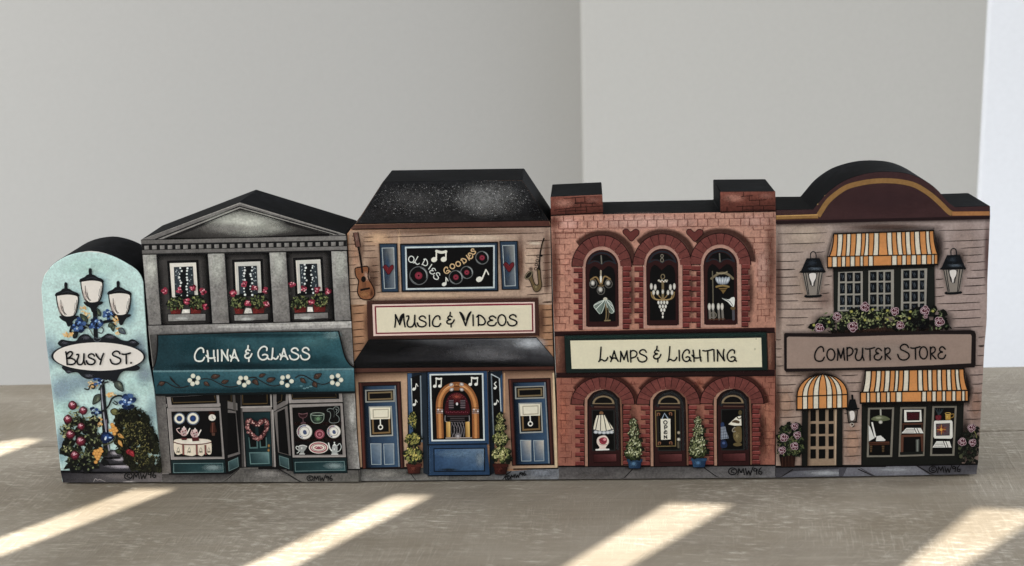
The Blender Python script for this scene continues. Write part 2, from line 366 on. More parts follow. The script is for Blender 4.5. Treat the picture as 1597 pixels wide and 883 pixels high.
def table_material():
    m, t, b = new_mat('whitewashed_wood'); L = t.links.new
    tc = nd(t, 'ShaderNodeTexCoord')
    def streak(angle, sx, sy, lo, hi, detail=4, seed=0):
        mp = nd(t, 'ShaderNodeMapping'); mp.inputs['Rotation'].default_value = (0, 0, R(angle)); mp.inputs['Location'].default_value = (seed, seed * .7, 0)
        L(tc.outputs['Object'], mp.inputs['Vector'])
        m2 = nd(t, 'ShaderNodeMapping'); m2.inputs['Scale'].default_value = (sx, sy, 1); L(mp.outputs[0], m2.inputs['Vector'])
        n = nd(t, 'ShaderNodeTexNoise'); n.inputs['Scale'].default_value = 1; n.inputs['Detail'].default_value = detail; n.inputs['Roughness'].default_value = .65; n.inputs['Distortion'].default_value = .25
        L(m2.outputs[0], n.inputs['Vector'])
        r = nd(t, 'ShaderNodeMapRange'); r.inputs['From Min'].default_value = lo; r.inputs['From Max'].default_value = hi; L(n.outputs[0], r.inputs['Value'])
        return r.outputs[0]
    def math_(op, a, c):
        n = nd(t, 'ShaderNodeMath', operation=op)
        for i, x in enumerate((a, c)):
            if hasattr(x, 'links'): L(x, n.inputs[i])
            else: n.inputs[i].default_value = x
        return n.outputs[0]
    def mixcol(f, a, c):
        n = nd(t, 'ShaderNodeMix', data_type='RGBA'); L(f, n.inputs['Factor'])
        for i, x in ((6, a), (7, c)):
            if hasattr(x, 'links'): L(x, n.inputs[i])
            else: n.inputs[i].default_value = (*x, 1)
        return n.outputs[2]
    big = streak(0, 7, 11, .35, .68, 3)
    diag = streak(-56, 40, 520, .50, .72, 6, 3.1)         # brush strokes, one way
    diag2 = streak(-84, 60, 430, .50, .72, 6, 5.3)       # and crossing
    grain = streak(2, 14, 300, .40, .72, 5, 8.2)
    blot = streak(8, 160, 420, .50, .66, 7, 1.7)
    m1 = streak(0, 9, 13, .46, .58, 3, 4.4); m2 = streak(0, 8, 9, .45, .60, 3, 9.9)
    base = mixcol(big, rgb('#807666'), rgb('#9b9284'))
    base = mixcol(math_('MULTIPLY', grain, .35), base, rgb('#6f6456'))
    st = math_('MAXIMUM', math_('MULTIPLY', diag, m1), math_('MULTIPLY', diag2, math_('SUBTRACT', 1.0, m1)))
    base = mixcol(math_('MULTIPLY', st, .18), base, rgb('#b8ae9d'))
    base = mixcol(math_('MULTIPLY', math_('MULTIPLY', blot, m2), .55), base, rgb('#cbc3b4'))
    fk = streak(10, 95, 420, .54, .70, 8, 6.6); fk2 = streak(-80, 60, 760, .52, .70, 6, 2.2); m3 = streak(0, 13, 18, .46, .62, 5, 7.7); m4 = streak(0, 10, 16, .48, .62, 4, 3.3)
    base = mixcol(math_('MULTIPLY', math_('MAXIMUM', math_('MULTIPLY', fk, m3), math_('MULTIPLY', math_('MULTIPLY', fk2, m4), .4)), .85), base, rgb('#cfc8b9'))
    dk = streak(-30, 12, 30, .52, .72, 5, 15.0)
    base = mixcol(math_('MULTIPLY', dk, .35), base, rgb('#6f665b'))
    kn = streak(0, 5, 22, .66, .74, 2, 12.5)
    base = mixcol(math_('MULTIPLY', kn, .4), base, rgb('#655849'))
    L(base, b.inputs['Base Color'])
    b.inputs['Roughness'].default_value = .55; b.inputs['Specular IOR Level'].default_value = .3
    bp = nd(t, 'ShaderNodeBump'); bp.inputs['Strength'].default_value = .35; bp.inputs['Distance'].default_value = .0006
    L(math_('ADD', st, grain), bp.inputs['Height']); L(bp.outputs[0], b.inputs['Normal'])
    return m
M_TABLE = table_material()

def wall_material(name, col, rough=.75):
    m, t, b = new_mat(name); L = t.links.new
    tc = nd(t, 'ShaderNodeTexCoord'); n = nd(t, 'ShaderNodeTexNoise'); n.inputs['Scale'].default_value = 260; n.inputs['Detail'].default_value = 3
    L(tc.outputs['Object'], n.inputs['Vector'])
    r = nd(t, 'ShaderNodeMix', data_type='RGBA'); c = rgb(col); L(n.outputs[0], r.inputs['Factor'])
    r.inputs[6].default_value = (*[x * .96 for x in c], 1); r.inputs[7].default_value = (*[x * 1.04 for x in c], 1)
    L(r.outputs[2], b.inputs['Base Color']); b.inputs['Roughness'].default_value = rough
    bp = nd(t, 'ShaderNodeBump'); bp.inputs['Strength'].default_value = .2; bp.inputs['Distance'].default_value = .0008
    L(n.outputs[0], bp.inputs['Height']); L(bp.outputs[0], b.inputs['Normal'])
    return m

def mesh_obj(name, verts, faces, mat, parent=None, bevel=0):
    me = bpy.data.meshes.new(name); me.from_pydata([tuple(v) for v in verts], [], faces); me.update()
    bm = bmesh.new(); bm.from_mesh(me); bmesh.ops.recalc_face_normals(bm, faces=bm.faces); bm.to_mesh(me); bm.free()
    me.materials.append(mat); o = bpy.data.objects.new(name, me); COL.objects.link(o)
    if parent: o.parent = parent
    if bevel:
        b = o.modifiers.new('edge', 'BEVEL'); b.width = bevel; b.segments = 2
    return o
def prism(name, foot, z0, z1, mat, parent=None, bevel=0):
    n = len(foot); v = [(x, y, z0) for x, y in foot] + [(x, y, z1) for x, y in foot]
    f = [list(range(n))[::-1], list(range(n, 2 * n))] + [[i, (i + 1) % n, n + (i + 1) % n, n + i] for i in range(n)]
    return mesh_obj(name, v, f, mat, parent, bevel)

# ------------------------------------------------------------------ table top: boards side by side
tbl = bpy.data.objects.new('table_top', None); COL.objects.link(tbl); tbl['kind'] = 'structure'
ba, bb = on_table(20, 600), on_table(1575, 572)
bd = (bb - ba); bd.normalize(); bn = Vector((bd.y, -bd.x, 0))            # bn points to the camera
seam = on_table(60, 697); d1 = (seam - ba).dot(bn)
edges = [0.0, d1, d1 + .235, d1 + .48, d1 + .73]
for i in range(4):
    a, b = edges[i] + (.0004 if i else 0), edges[i + 1] - .0004
    c = [ba + bd * x + bn * y for x, y in ((-.75, a), (1.35, a), (1.35, b), (-.75, b))]
    prism('plank', [(p.x, p.y) for p in c], -.025, 0.0, M_TABLE, tbl, .0006)

# ------------------------------------------------------------------ room corner behind
M_WALL_L = wall_material('wall_paint', '#b7b5b0'); M_WALL_R = wall_material('wall_paint_warm', '#bbb9b3'); M_TRIM = wall_material('white_gloss_trim', '#eef0f4', .4)
def at_depth(u, y):                         # ground point under pixel column u at distance y
    d = ray(u, 300); k = y / d.y; return Vector((d.x * k, y))
def wall(name, foot, mat):
    o = prism(name, [tuple(p) for p in foot], -.7, 1.6, mat, None, .004); o['kind'] = 'structure'; return o
# left wall runs behind the edge of the nearer wall on the right (a shallow recess)
wall('wall_left', [at_depth(-500, 1.36), at_depth(1000, 1.50), at_depth(1000, 1.56), at_depth(-500, 1.42)], M_WALL_L)
e0, re = at_depth(909, 1.36), at_depth(1527, 1.22)
rdir = (re - e0).normalized(); nrm = Vector((rdir.y, -rdir.x))
wall('wall_right', [e0, re + rdir * .16, at_depth(1700, 1.45), at_depth(916, 1.497)], M_WALL_R)
wall('window_casing', [re - nrm * .01, re + nrm * .03, re + rdir * .16 + nrm * .03, re + rdir * .16 - nrm * .01], M_TRIM)

# ------------------------------------------------------------------ added out-of-frame mask, its gaps cut to shape the sun bars
PATCH = [[(-60, 700), (34, 684), (63, 687), (-60, 733)],
         [(208, 763), (272, 763), (-60, 890), (-60, 861)],
         [(614, 773), (670, 774), (386, 920), (306, 920)],
         [(1042, 785), (1140, 788), (918, 920), (822, 920)],
         [(1522, 793), (1630, 797), (1450, 920), (1368, 920)]]
mid = on_table(750, 800); ax = (SUNPOS - mid).normalized()
pc = mid + ax * 1.4; tx = ax.cross(Vector((0, 0, 1))).normalized(); ty = tx.cross(ax)
def on_mask(u, v):
    p = on_table(u, v); d = SUNPOS - p; t = (pc - p).dot(ax) / d.dot(ax); q = p + d * t - pc; return (q.dot(tx), q.dot(ty))
bm = bmesh.new(); E = []
def loop2(pts):
    vs_ = [bm.verts.new((x, y, 0)) for x, y in pts]
    for i in range(len(vs_)): E.append(bm.edges.new((vs_[i], vs_[(i + 1) % len(vs_)])))
loop2([(-.44, -.44), (.44, -.44), (.44, .44), (-.44, .44)])
for pp in PATCH: loop2([on_mask(*q) for q in pp])
bmesh.ops.triangle_fill(bm, use_beauty=True, use_dissolve=False, edges=E, normal=(0, 0, 1))
me = bpy.data.meshes.new('sun_bar_mask'); bm.to_mesh(me); bm.free(); me.materials.append(M_TRIM)
sh = bpy.data.objects.new('sun_bar_mask', me); COL.objects.link(sh)
sh.matrix_world = Matrix(((tx.x, ty.x, ax.x, pc.x), (tx.y, ty.y, ax.y, pc.y), (tx.z, ty.z, ax.z, pc.z), (0, 0, 0, 1)))
sm_ = sh.modifiers.new('thickness', 'SOLIDIFY'); sm_.thickness = .003
sh['label'] = 'added white panel out of view, cut to shape the sun bars on the table'; sh['category'] = 'shutter'

# ================================================================== block: street sign with lamp post
def px(v, pts):
    view(*v); return [(VX + x / VS, VY + y / VS) for x, y in pts]
vA, vB, vC, vD, vE = (50, 360, 4.415), (50, 560, 4.2048), (210, 290, 3.84), (220, 505, 3.394), (380, 505, 3.3947)
BLK, INK, GLASS = '#1b1e23', '#141519', '#e4ddd3'
DEPTH = 0.0335

B = Block('street_sign_block', 'pale blue arched wooden block painted with a three-lamp post and BUSY ST. sign', (100, 755.5), (254, 754.5), DEPTH)
sil = px(vA, [(110, 883), (95, 760), (72, 550)] + catmull([(62, 390), (75, 330), (97, 285), (150, 226), (220, 181), (300, 153), (400, 139), (480, 149), (560, 174), (640, 214), (715, 262), (752, 308), (768, 352)], 3) + [(778, 520), (803, 883)]) \
    + px(vB, [(805, 200), (835, 550), (850, 720), (858, 822)]) + px(vB, [(210, 824), (196, 806), (185, 720), (160, 500), (130, 220)])
B.body(sil, '#b0cac5', .45)
g = B.part('sky_wash', 1, mot=.5)
view(*vA)
for x, y, rx, ry, c, a in ((470, 420, 90, 150, '#6f93a6', .55), (300, 500, 70, 120, '#6f93a6', .45), (665, 540, 70, 150, '#6f93a6', .55), (120, 830, 90, 160, '#7d8fa6', .5), (740, 820, 80, 150, '#7f8d9e', .6), (400, 250, 250, 80, '#c3dcd4', .5)): g.soft(x, y, rx, ry, c, a)
view(*vB)
for x, y, rx, ry, c, a in ((190, 200, 130, 130, '#8496aa', .6), (330, 150, 160, 90, '#7c8ea3', .5), (220, 320, 110, 70, '#b9d8d2', .6), (690, 180, 130, 80, '#b4cdca', .6), (740, 100, 90, 90, '#7f8c9b', .6), (190, 560, 70, 150, '#74879c', .6), (790, 350, 60, 180, '#8fa6b0', .5), (600, 260, 130, 60, '#8798ac', .4), (200, 640, 40, 60, '#9fc3c6', .5)): g.soft(x, y, rx, ry, c, a)
g = B.part('pavement', 2, mot=.5); view(*vB)
g.quad([(186, 732), (851, 730), (858, 818), (204, 820)], ['#2b2a2e', '#5a5657', '#6a6565', '#3a383b'])
g.band([(190, 738), (520, 742), (850, 736)], 22, '#1d1c20', .8); g.soft(560, 770, 180, 26, '#7e7878', .45); g.soft(300, 800, 110, 20, '#4d494b', .6)
g.line([(400, 812), (415, 785), (430, 795), (445, 790), (480, 805)], 4, '#8d8784'); g.line([(600, 808), (650, 806), (690, 812)], 6, '#a09a96')
g.line([(210, 821), (858, 819)], 3, INK)  # base stroke: contact shadow painted in as ink
sg = B.part('signature', 6); view(*vB); sign96(sg, 604, 742, 4.5, c='#1a1b1d', rot=.05)
# worn edges
view(*vA)
for pts, w_ in (([(330, 152), (380, 143), (440, 146), (500, 156), (530, 168)], 7), ([(78, 318), (97, 288), (120, 262)], 5), ([(86, 720), (92, 770), (96, 800)], 5)):
    g = B.part('edge_wear', 3); g.line(pts, w_, '#e0e4de', taper=.9)

post = B.part('lamp_post', 6, mot=.2); view(*vA)
post.line([(430, 520), (435, 600), (440, 765)], 30, BLK, sm=0, cap=False)
for pts in ([(262, 610), (275, 650), (265, 700), (330, 690), (400, 650), (440, 680)], [(620, 610), (560, 620), (500, 625), (450, 660)]): post.line(pts, 16, BLK)
post.line([(455, 700), (480, 705), (492, 680), (480, 665)], 8, '#5d676b'); post.line([(420, 600), (455, 585), (455, 555), (440, 545)], 7, '#3e474a')
view(*vB)
post.quad([(440, 100), (470, 100), (512, 610), (468, 610)], ['#14161a', '#2a2e35', '#22252b', '#14161a'])
post.line([(452, 170), (462, 300), (480, 440), (505, 600)], 9, '#8d8f98'); post.line([(470, 160), (486, 330), (500, 420)], 7, '#14161a')
post.line([(486, 400), (488, 460)], 8, '#7a6f7c')
st = B.part('stone_base', 6, mot=.4); view(*vB)
for cx, cy, rx, ry in ((520, 712, 205, 36), (540, 665, 85, 30), (525, 625, 62, 28)):
    st.blob([(cx - rx, cy + ry * .7), (cx - rx * .9, cy - ry * .5), (cx - rx * .4, cy - ry), (cx + rx * .4, cy - ry), (cx + rx * .92, cy - ry * .5), (cx + rx, cy + ry * .6), (cx, cy + ry)], '#3a393e')
    st.soft(cx + rx * .35, cy - ry * .3, rx * .62, ry * .62, '#a9a4ac', .95)
    st.band([(cx - rx * .9, cy + ry * .9), (cx + rx * .9, cy + ry * .9)], 16, '#151518', .8)

for dx, dy, arm in ((0, 0, 0), (-168, 97, 1), (192, 87, 2)):
    view(50 + dx / 4.415, 360 + dy / 4.415, 4.415)
    l = B.part('lamp', 8, mot=.1)
    l.blob([(326, 352), (332, 332), (362, 318), (378, 303), (390, 298), (389, 268), (400, 257), (412, 268), (412, 298), (428, 305), (452, 320), (482, 332), (494, 352), (470, 352), (410, 342), (350, 352)], BLK, 3)
    l.blob([(332, 352), (350, 340), (410, 334), (474, 342), (491, 360), (486, 425), (470, 480), (442, 500), (398, 502), (368, 486), (344, 430)], INK, 3)
    l.blob([(360, 488), (482, 488), (480, 504), (460, 514), (445, 532), (430, 560), (412, 560), (400, 532), (372, 516)], BLK, 3)
    l.line([(375, 332), (410, 322), (445, 330)], 4, '#3a4046')
    gl = B.part('glass', 11, parent=l, mot=.06)
    gl.blob([(340, 360), (354, 350), (410, 343), (466, 350), (482, 366), (477, 420), (462, 474), (438, 490), (400, 492), (376, 476), (353, 430)], GLASS, 4)
    gl.soft(365, 440, 26, 60, '#c2b3ab', .5); gl.line([(366, 380), (372, 440), (396, 484)], 4, INK); gl.line([(378, 425), (388, 462), (404, 480)], 5, INK); gl.line([(476, 380), (472, 430), (456, 478)], 4, INK); gl.line([(466, 400), (458, 450)], 3, '#6d6a69')

# flowers and leaves on the upper post
def bluecluster(p, x, y, r, n, seed, light='#7fa3cf'):
    p = B.part('blue_flower', 15, mot=.1)
    rg = random.Random(seed)
    for i in range(n):
        a = rg.random() * 6.28; q = r * math.sqrt(rg.random()); p.ell(x + q * math.cos(a), y + q * math.sin(a), r * .34, r * .3, rg.choice(['#1f3558', '#2d4c7c', '#152642', '#436390']), n=9)
    for i in range(n // 2):
        a = rg.random() * 6.28; q = r * .75 * math.sqrt(rg.random()); p.ell(x + q * math.cos(a), y + q * math.sin(a), r * .15, r * .13, rg.choice([light, '#b6cbe0', '#5d86bd']), n=8)
def leaf(p, x, y, l, w, ang, c='#3f4c3f', c2='#79856a', ink=INK):
    a = R(ang); ca, sa = math.cos(a), math.sin(a)
    def q(u, v): return (x + u * ca - v * sa, y + u * sa + v * ca)
    o = catmull([q(0, 0), q(l * .3, -w * .5), q(l * .65, -w * .4), q(l, 0), q(l * .65, w * .4), q(l * .3, w * .5)], 4, True)
    p.poly(o, c); p.soft(*q(l * .45, -w * .15), l * .28, w * .26, c2, .8, rot=ang); p.ring(o, max(1.2, w * .12), ink)
GC = ['#d3a860', '#e0c189', '#c69a55', '#e6cfa2']
for vw, sps in ((vA, [[(350, 540, 22, 22), (375, 580, 22, 30)], [(250, 715, 42, 16)], [(575, 620, 18, 30), (590, 690, 16, 24)]]), (vB, [[(430, 415, 30, 34)], [(395, 170, 30, 26)], [(520, 235, 30, 14)]])):
    for sp in sps:
        view(*vw); gf = B.part('gold_blossom_sprig', 9, mot=.1); gf.dabs(sp, 24, GC, 18, 13, seed=int(sp[0][0]))
lv = B.part('vine_leaves', 11, mot=.2); view(*vA)
leaf(lv, 380, 630, 75, 38, -130); leaf(lv, 285, 740, 50, 30, -55, '#1e2626', '#39453f'); leaf(lv, 550, 640, 55, 28, 80); leaf(lv, 597, 672, 60, 36, 40, '#56606a', '#7f8f8c')
leaf(lv, 470, 590, 60, 26, -110); leaf(lv, 525, 660, 40, 30, -30, '#4a5344'); leaf(lv, 345, 640, 60, 30, 30, '#23292a', '#3f4a44')
lv.line([(300, 640), (380, 660), (420, 720)], 8, '#6f7a74'); lv.line([(480, 640), (540, 630), (580, 660)], 7, '#2b3330')
view(*vB)
leaf(lv, 545, 145, 85, 46, 52, '#4d5750', '#88907f'); leaf(lv, 445, 232, 80, 42, 125, '#4b5549', '#7d8870'); leaf(lv, 515, 340, 66, 42, 15, '#6a6a3e', '#8c8a56'); leaf(lv, 480, 100, 50, 36, 60, '#7d9795', '#a7bcb8')
lv.line([(345, 195), (370, 200), (385, 170), (410, 175), (405, 195), (390, 190)], 8, '#2c3434'); lv.line([(440, 200), (470, 160), (520, 145), (540, 155)], 12, '#39423f')
lv.line([(455, 350), (500, 310), (525, 260), (570, 240), (610, 255)], 12, '#262d2d'); lv.line([(540, 275), (560, 290), (550, 300), (530, 285)], 7, '#2a3230'); lv.line([(470, 565), (520, 548), (545, 520), (530, 490)], 9, '#4a4d34')
lv.line([(500, 115), (495, 140), (525, 150)], 6, '#9fb3b0')
bf = None; view(*vA)
bluecluster(bf, 318, 650, 45, 16, 1); bluecluster(bf, 440, 645, 42, 16, 2); bluecluster(bf, 526, 583, 36, 14, 3)
view(*vB); bluecluster(bf, 440, 140, 36, 12, 5, '#a9bfcf'); bluecluster(bf, 625, 285, 50, 20, 6, '#a9c0dc'); bluecluster(bf, 418, 342, 34, 12, 7); bluecluster(bf, 480, 110, 18, 6, 9)
bf = B.part('blue_gazing_ball', 15, mot=.1); bf.blob([(450, 520), (465, 485), (500, 482), (535, 508), (520, 535), (480, 552), (455, 545)], '#14284d', 4); bf.soft(490, 510, 30, 22, '#2f5a97', .9); bf.ell(482, 520, 7, 13, '#cfdcea', rot=20); bf.ell(512, 515, 10, 5, '#8fb0d6')

sign = B.part('oval_sign', 18, mot=.06); view(70, 520, 9.394)
sign.halo(circ(785, 340, 690, 215), 60, '#3c4a58', .4)
sign.blob([(205, 175), (215, 110), (260, 90), (330, 105), (450, 112), (500, 50), (560, 12), (640, 20), (690, 70), (770, 80), (850, 45), (900, 10), (960, 5), (1060, 60), (1130, 100), (1220, 110), (1270, 85), (1340, 110), (1360, 180), (1000, 300), (500, 300)], '#20242a', 3)
sign.blob([(255, 480), (290, 550), (340, 590), (400, 575), (480, 575), (540, 630), (620, 670), (700, 660), (770, 650), (860, 680), (950, 680), (1040, 710), (1070, 660), (1110, 590), (1180, 550), (1340, 548), (1375, 480), (1000, 380), (500, 400)], '#20242a', 3)
for x, y, rx, ry in ((600, 60, 70, 35), (960, 50, 90, 35), (290, 140, 60, 25), (1290, 130, 50, 25), (350, 560, 60, 20), (640, 620, 80, 30)): sign.soft(x, y, rx, ry, '#6a6b76', .6)
sign.poly(circ(783, 338, 690, 217, rot=.5, n=48), '#1e2228')
sign.poly(circ(785, 340, 660, 207, rot=.5, n=48), '#ece6dd')
sign.line([(740, 60), (715, 75), (720, 100), (765, 125), (810, 100), (820, 70), (790, 58), (767, 78), (740, 60)], 8, '#5e656c')
lt = B.part('lettering', 26, parent=sign, mot=0); view(70, 520, 9.394)
lt.text([('B', 305, 268, 448, 458), ('U', 465, 300, 590, 460), ('S', 608, 302, 735, 458), ('Y', 748, 297, 858, 455), ('S', 957, 262, 1112, 452), ('T', 1130, 288, 1252, 442)], 24, '#15161a'); lt.ell(1262, 432, 16, 15, '#15161a')

bu = B.part('evergreen_bush', 9, mot=.3); view(*vB)
bpoly = [(560, 360), (620, 335), (690, 340), (740, 380), (770, 430), (790, 500), (810, 560), (825, 620), (845, 690), (848, 720), (700, 722), (640, 690), (560, 560), (545, 450)]
bu.scatter_in(bpoly, 150, ['#16190f', '#1c2014', '#11140c'], 80, 60, seed=10)
bu.dabs([(x, y, 16, 16) for x, y in catmull(bpoly, 4, True)], 260, ['#16190f', '#1f2416', '#2a2e1c', '#3a3d26'], 34, 7, ang=-60, spread=80, seed=14)
bu.scatter_in(bpoly, 520, ['#20241a', '#2b2f1f', '#141710', '#3a3d26', '#4c4c2c', '#262a1c'], 20, 6, ang=-60, spread=70, seed=11)
bu.dabs([(680, 470, 90, 60), (720, 610, 70, 90), (600, 480, 40, 80)], 260, ['#6a6838', '#585a33', '#7a7440', '#8f8850', '#4a4c2c'], 13, 4.5, ang=-60, spread=70, seed=12)
bu.dabs([(838, 660, 12, 50), (800, 520, 14, 60), (745, 395, 25, 30), (600, 345, 60, 14), (700, 345, 50, 16), (845, 700, 14, 40)], 130, ['#16190f', '#23281a'], 30, 5, ang=-50, spread=60, seed=13)
rb = B.part('rose_bush', 10, mot=.3)
rp = [(230, 725), (240, 640), (200, 600), (215, 520), (190, 480), (220, 430), (270, 380), (360, 370), (440, 400), (460, 470), (470, 560), (500, 610), (470, 680), (400, 725)]
rb.scatter_in(rp, 60, ['#1b1e18', '#23281d', '#15170f'], 70, 50, seed=20)
rb.scatter_in([(240, 725), (260, 600), (320, 450), (400, 420), (470, 560), (480, 690), (400, 725)], 60, ['#16181a', '#1b1d17'], 60, 46, seed=24)
rb.scatter_in(rp, 330, ['#4a5136', '#2c3323', '#6b7350', '#39402b', '#7f845c', '#1d2119'], 24, 10, seed=21)
rb.dabs([(220, 470, 40, 50), (260, 360, 25, 30), (230, 590, 40, 20), (300, 345, 25, 40), (400, 390, 40, 18)], 80, ['#8a8c63', '#6b7350', '#a1a173', '#4a5136'], 22, 9, seed=22)
rb.line([(290, 350), (310, 400)], 10, '#3e4735'); rb.line([(330, 360), (345, 430)], 8, '#2c3325')
for i, (x, y, r) in enumerate(((266, 303, 30), (336, 337, 28), (235, 394, 29), (321, 441, 25), (252, 494, 30), (320, 538, 32), (281, 630, 30))):
    rs = B.part('rose_bloom', 20, parent=rb, mot=.15); view(*vB)
    rs.blob([(x - r, y + r * .3), (x - r * .8, y - r * .5), (x - r * .1, y - r), (x + r * .7, y - r * .6), (x + r, y + r * .1), (x + r * .5, y + r * .9), (x - r * .3, y + r)], '#4a1a26', 4)
    rs.soft(x - r * .1, y, r * .85, r * .85, '#a83a55', .95); rs.soft(x - r * .25, y - r * .25, r * .55, r * .55, '#e8a3b0', .95)
    rs.line([(x - r * .55, y - r * .2), (x - r * .1, y + r * .3), (x + r * .5, y - r * .25)], r * .13, '#5d1a2b'); rs.line([(x - r * .1, y - r * .5), (x - r * .3, y + r * .1)], r * .16, '#ecc3cb', taper=.6); rs.line([(x + r * .05, y - r * .1), (x + r * .45, y - r * .3)], r * .12, '#f0d6da', taper=.6)
view(*vB)
for pts, r in (([(530, 440), (545, 455), (515, 468), (535, 475), (553, 470), (525, 430), (540, 490), (530, 460)], 13), ([(415, 605), (435, 600), (455, 605), (425, 620), (445, 622), (420, 640), (438, 640), (430, 655), (418, 676), (450, 590), (408, 620)], 13)):
    gp = B.part('yellow_berry_cluster', 21, mot=.1)
    for x, y in pts: gp.ell(x, y, r, r * .9, '#b97f2c', '#e2b254', n=10)
for x, y, a in ((560, 510, 35), (565, 550, 60)): gp = B.part('gold_leaf', 22, mot=.1); leaf(gp, x, y - 20, 55, 24, a, '#b98a3a', '#d8b36a', '#4c3a1c')
gp = B.part('red_flower', 21, mot=.1); leaf(gp, 615, 605, 50, 34, 10, '#8f2330', '#c24a52', '#4b1019'); leaf(gp, 640, 600, 50, 34, 55, '#8f2330', '#c24a52', '#4b1019'); gp = B.part('green_leaf', 21, mot=.1); leaf(gp, 545, 600, 50, 30, 20, '#2e3a22', '#55603c')
B.finish()

# ================================================================== block: china and glass shop
B = Block('china_shop_block', 'grey gabled wooden block painted as a china and glass shop with teal awning', (253.6, 755), (561.8, 754), DEPTH)
sil = px(vC, [(36, 323), (630, 97), (1262, 290), (1268, 298), (1277, 410), (1302, 883)]) + px(vE, [(583, 220), (600, 600), (617, 770), (618, 846)]) + px(vD, [(113, 850), (110, 790), (92, 600), (75, 380), (60, 240)]) + px(vC, [(80, 860), (45, 410)])
B.body(sil, '#76736f', .7)
BD = '#171618'
g = B.part('pediment', 2, mot=.6); view(*vC)
g.poly([(36, 323), (630, 99), (1262, 291), (1264, 300), (640, 318), (36, 326)], '#73706d')
g.line([(40, 320), (628, 104), (1258, 290)], 6, '#98958f', sm=0); g.line([(125, 320), (628, 122), (1218, 290)], 7, BD, sm=0)
g.line([(150, 319), (630, 130), (1195, 291)], 6, '#8e8b86', sm=0)
g.poly([(180, 319), (632, 138), (1170, 293), (640, 316)], '#2a2827')
g.poly([(230, 312), (632, 152), (1110, 288), (640, 309)], ['#2a2827', '#6a6763', '#2a2827', '#4a4744'])
g.soft(660, 225, 260, 84, '#cfd1c5', .75, rot=4); g.soft(560, 255, 200, 40, '#8f8c87', .6); g.soft(800, 260, 180, 34, '#a4a49b', .6)
g.band([(190, 317), (640, 314), (1165, 292)], 16, '#191818', .9)
g.line([(170, 321), (632, 137), (1185, 293)], 6, BD, sm=0)
g = B.part('cornice', 4, mot=.6)
g.quad([(36, 325), (1266, 297), (1268, 326), (40, 350)], ['#6d6a66', '#807d79', '#7f7c78', '#6a6764'], 12, 2)
g.quad([(42, 350), (1268, 327), (1270, 360), (44, 384)], ['#1d1c1d'] * 4, 12, 1)
g.quad([(44, 385), (1270, 361), (1272, 386), (46, 409)], ['#6f6c69', '#7b7875', '#75726e', '#63605d'], 12, 2)
for a, b, w in (((36, 324), (1266, 297), 4), ((40, 350), (1268, 327), 4), ((44, 384), (1270, 360), 4), ((46, 410), (1272, 387), 7)): g.line([a, b], w, BD)
for i in range(26):
    x = 58 + i * 46.6; y = 355 - i * .93
    d = B.part('dentil', 8, parent=g, mot=.5); d.quad([(x, y + 4), (x + 27, y + 3), (x + 28, y + 26), (x + 1, y + 27)], ['#8f8d88', '#7a7773', '#6c6966', '#85827e'], 1, 1)
col = [((45, 412), (132, 411), (162, 833), (82, 835)), ((436, 407), (540, 405), (568, 824), (464, 828)), ((805, 400), (908, 398), (934, 814), (830, 818)), ((1175, 390), (1272, 388), (1297, 806), (1197, 808))]
for q in col:
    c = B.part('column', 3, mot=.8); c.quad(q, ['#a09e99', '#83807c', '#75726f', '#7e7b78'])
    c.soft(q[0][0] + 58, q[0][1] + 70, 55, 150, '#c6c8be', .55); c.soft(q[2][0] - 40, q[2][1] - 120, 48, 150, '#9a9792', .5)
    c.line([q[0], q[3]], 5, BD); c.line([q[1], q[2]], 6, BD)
rec = [((134, 412), (434, 407), (463, 828), (164, 833)), ((543, 405), (803, 400), (829, 818), (570, 826)), ((911, 397), (1173, 391), (1196, 806), (937, 814))]
wd = [((245, 395, 7.68), [(150, 120), (466, 112), (490, 500), (180, 530)], [(200, 166), (428, 158), (450, 520), (216, 520)], [(90, 450), (265, 440), (430, 418), (552, 455), (355, 570), (580, 635)], [[(150, 650), (297, 642), (275, 725), (168, 726)], [(398, 640), (542, 632), (522, 722), (405, 723)]], [(130, 735), (578, 727), (580, 806), (136, 815)]),
      ((350, 395, 7.678), [(122, 108), (430, 98), (445, 470), (140, 500)], [(164, 156), (388, 150), (402, 500), (180, 520)], [(105, 480), (235, 365), (365, 425), (485, 450), (280, 595), (505, 610)], [[(108, 632), (247, 622), (216, 725), (134, 728)], [(328, 632), (490, 612), (470, 716), (345, 722)]], [(117, 742), (520, 728), (522, 795), (122, 808)]),
      ((445, 395, 7.68), [(124, 86), (418, 74), (442, 450), (148, 480)], [(170, 130), (380, 124), (402, 480), (186, 500)], [(85, 370), (215, 430), (385, 440), (512, 458), (310, 575)], [[(98, 632), (256, 612), (245, 705), (116, 713)], [(333, 612), (486, 600), (476, 700), (345, 706)]], [(106, 728), (510, 712), (512, 778), (109, 790)])]
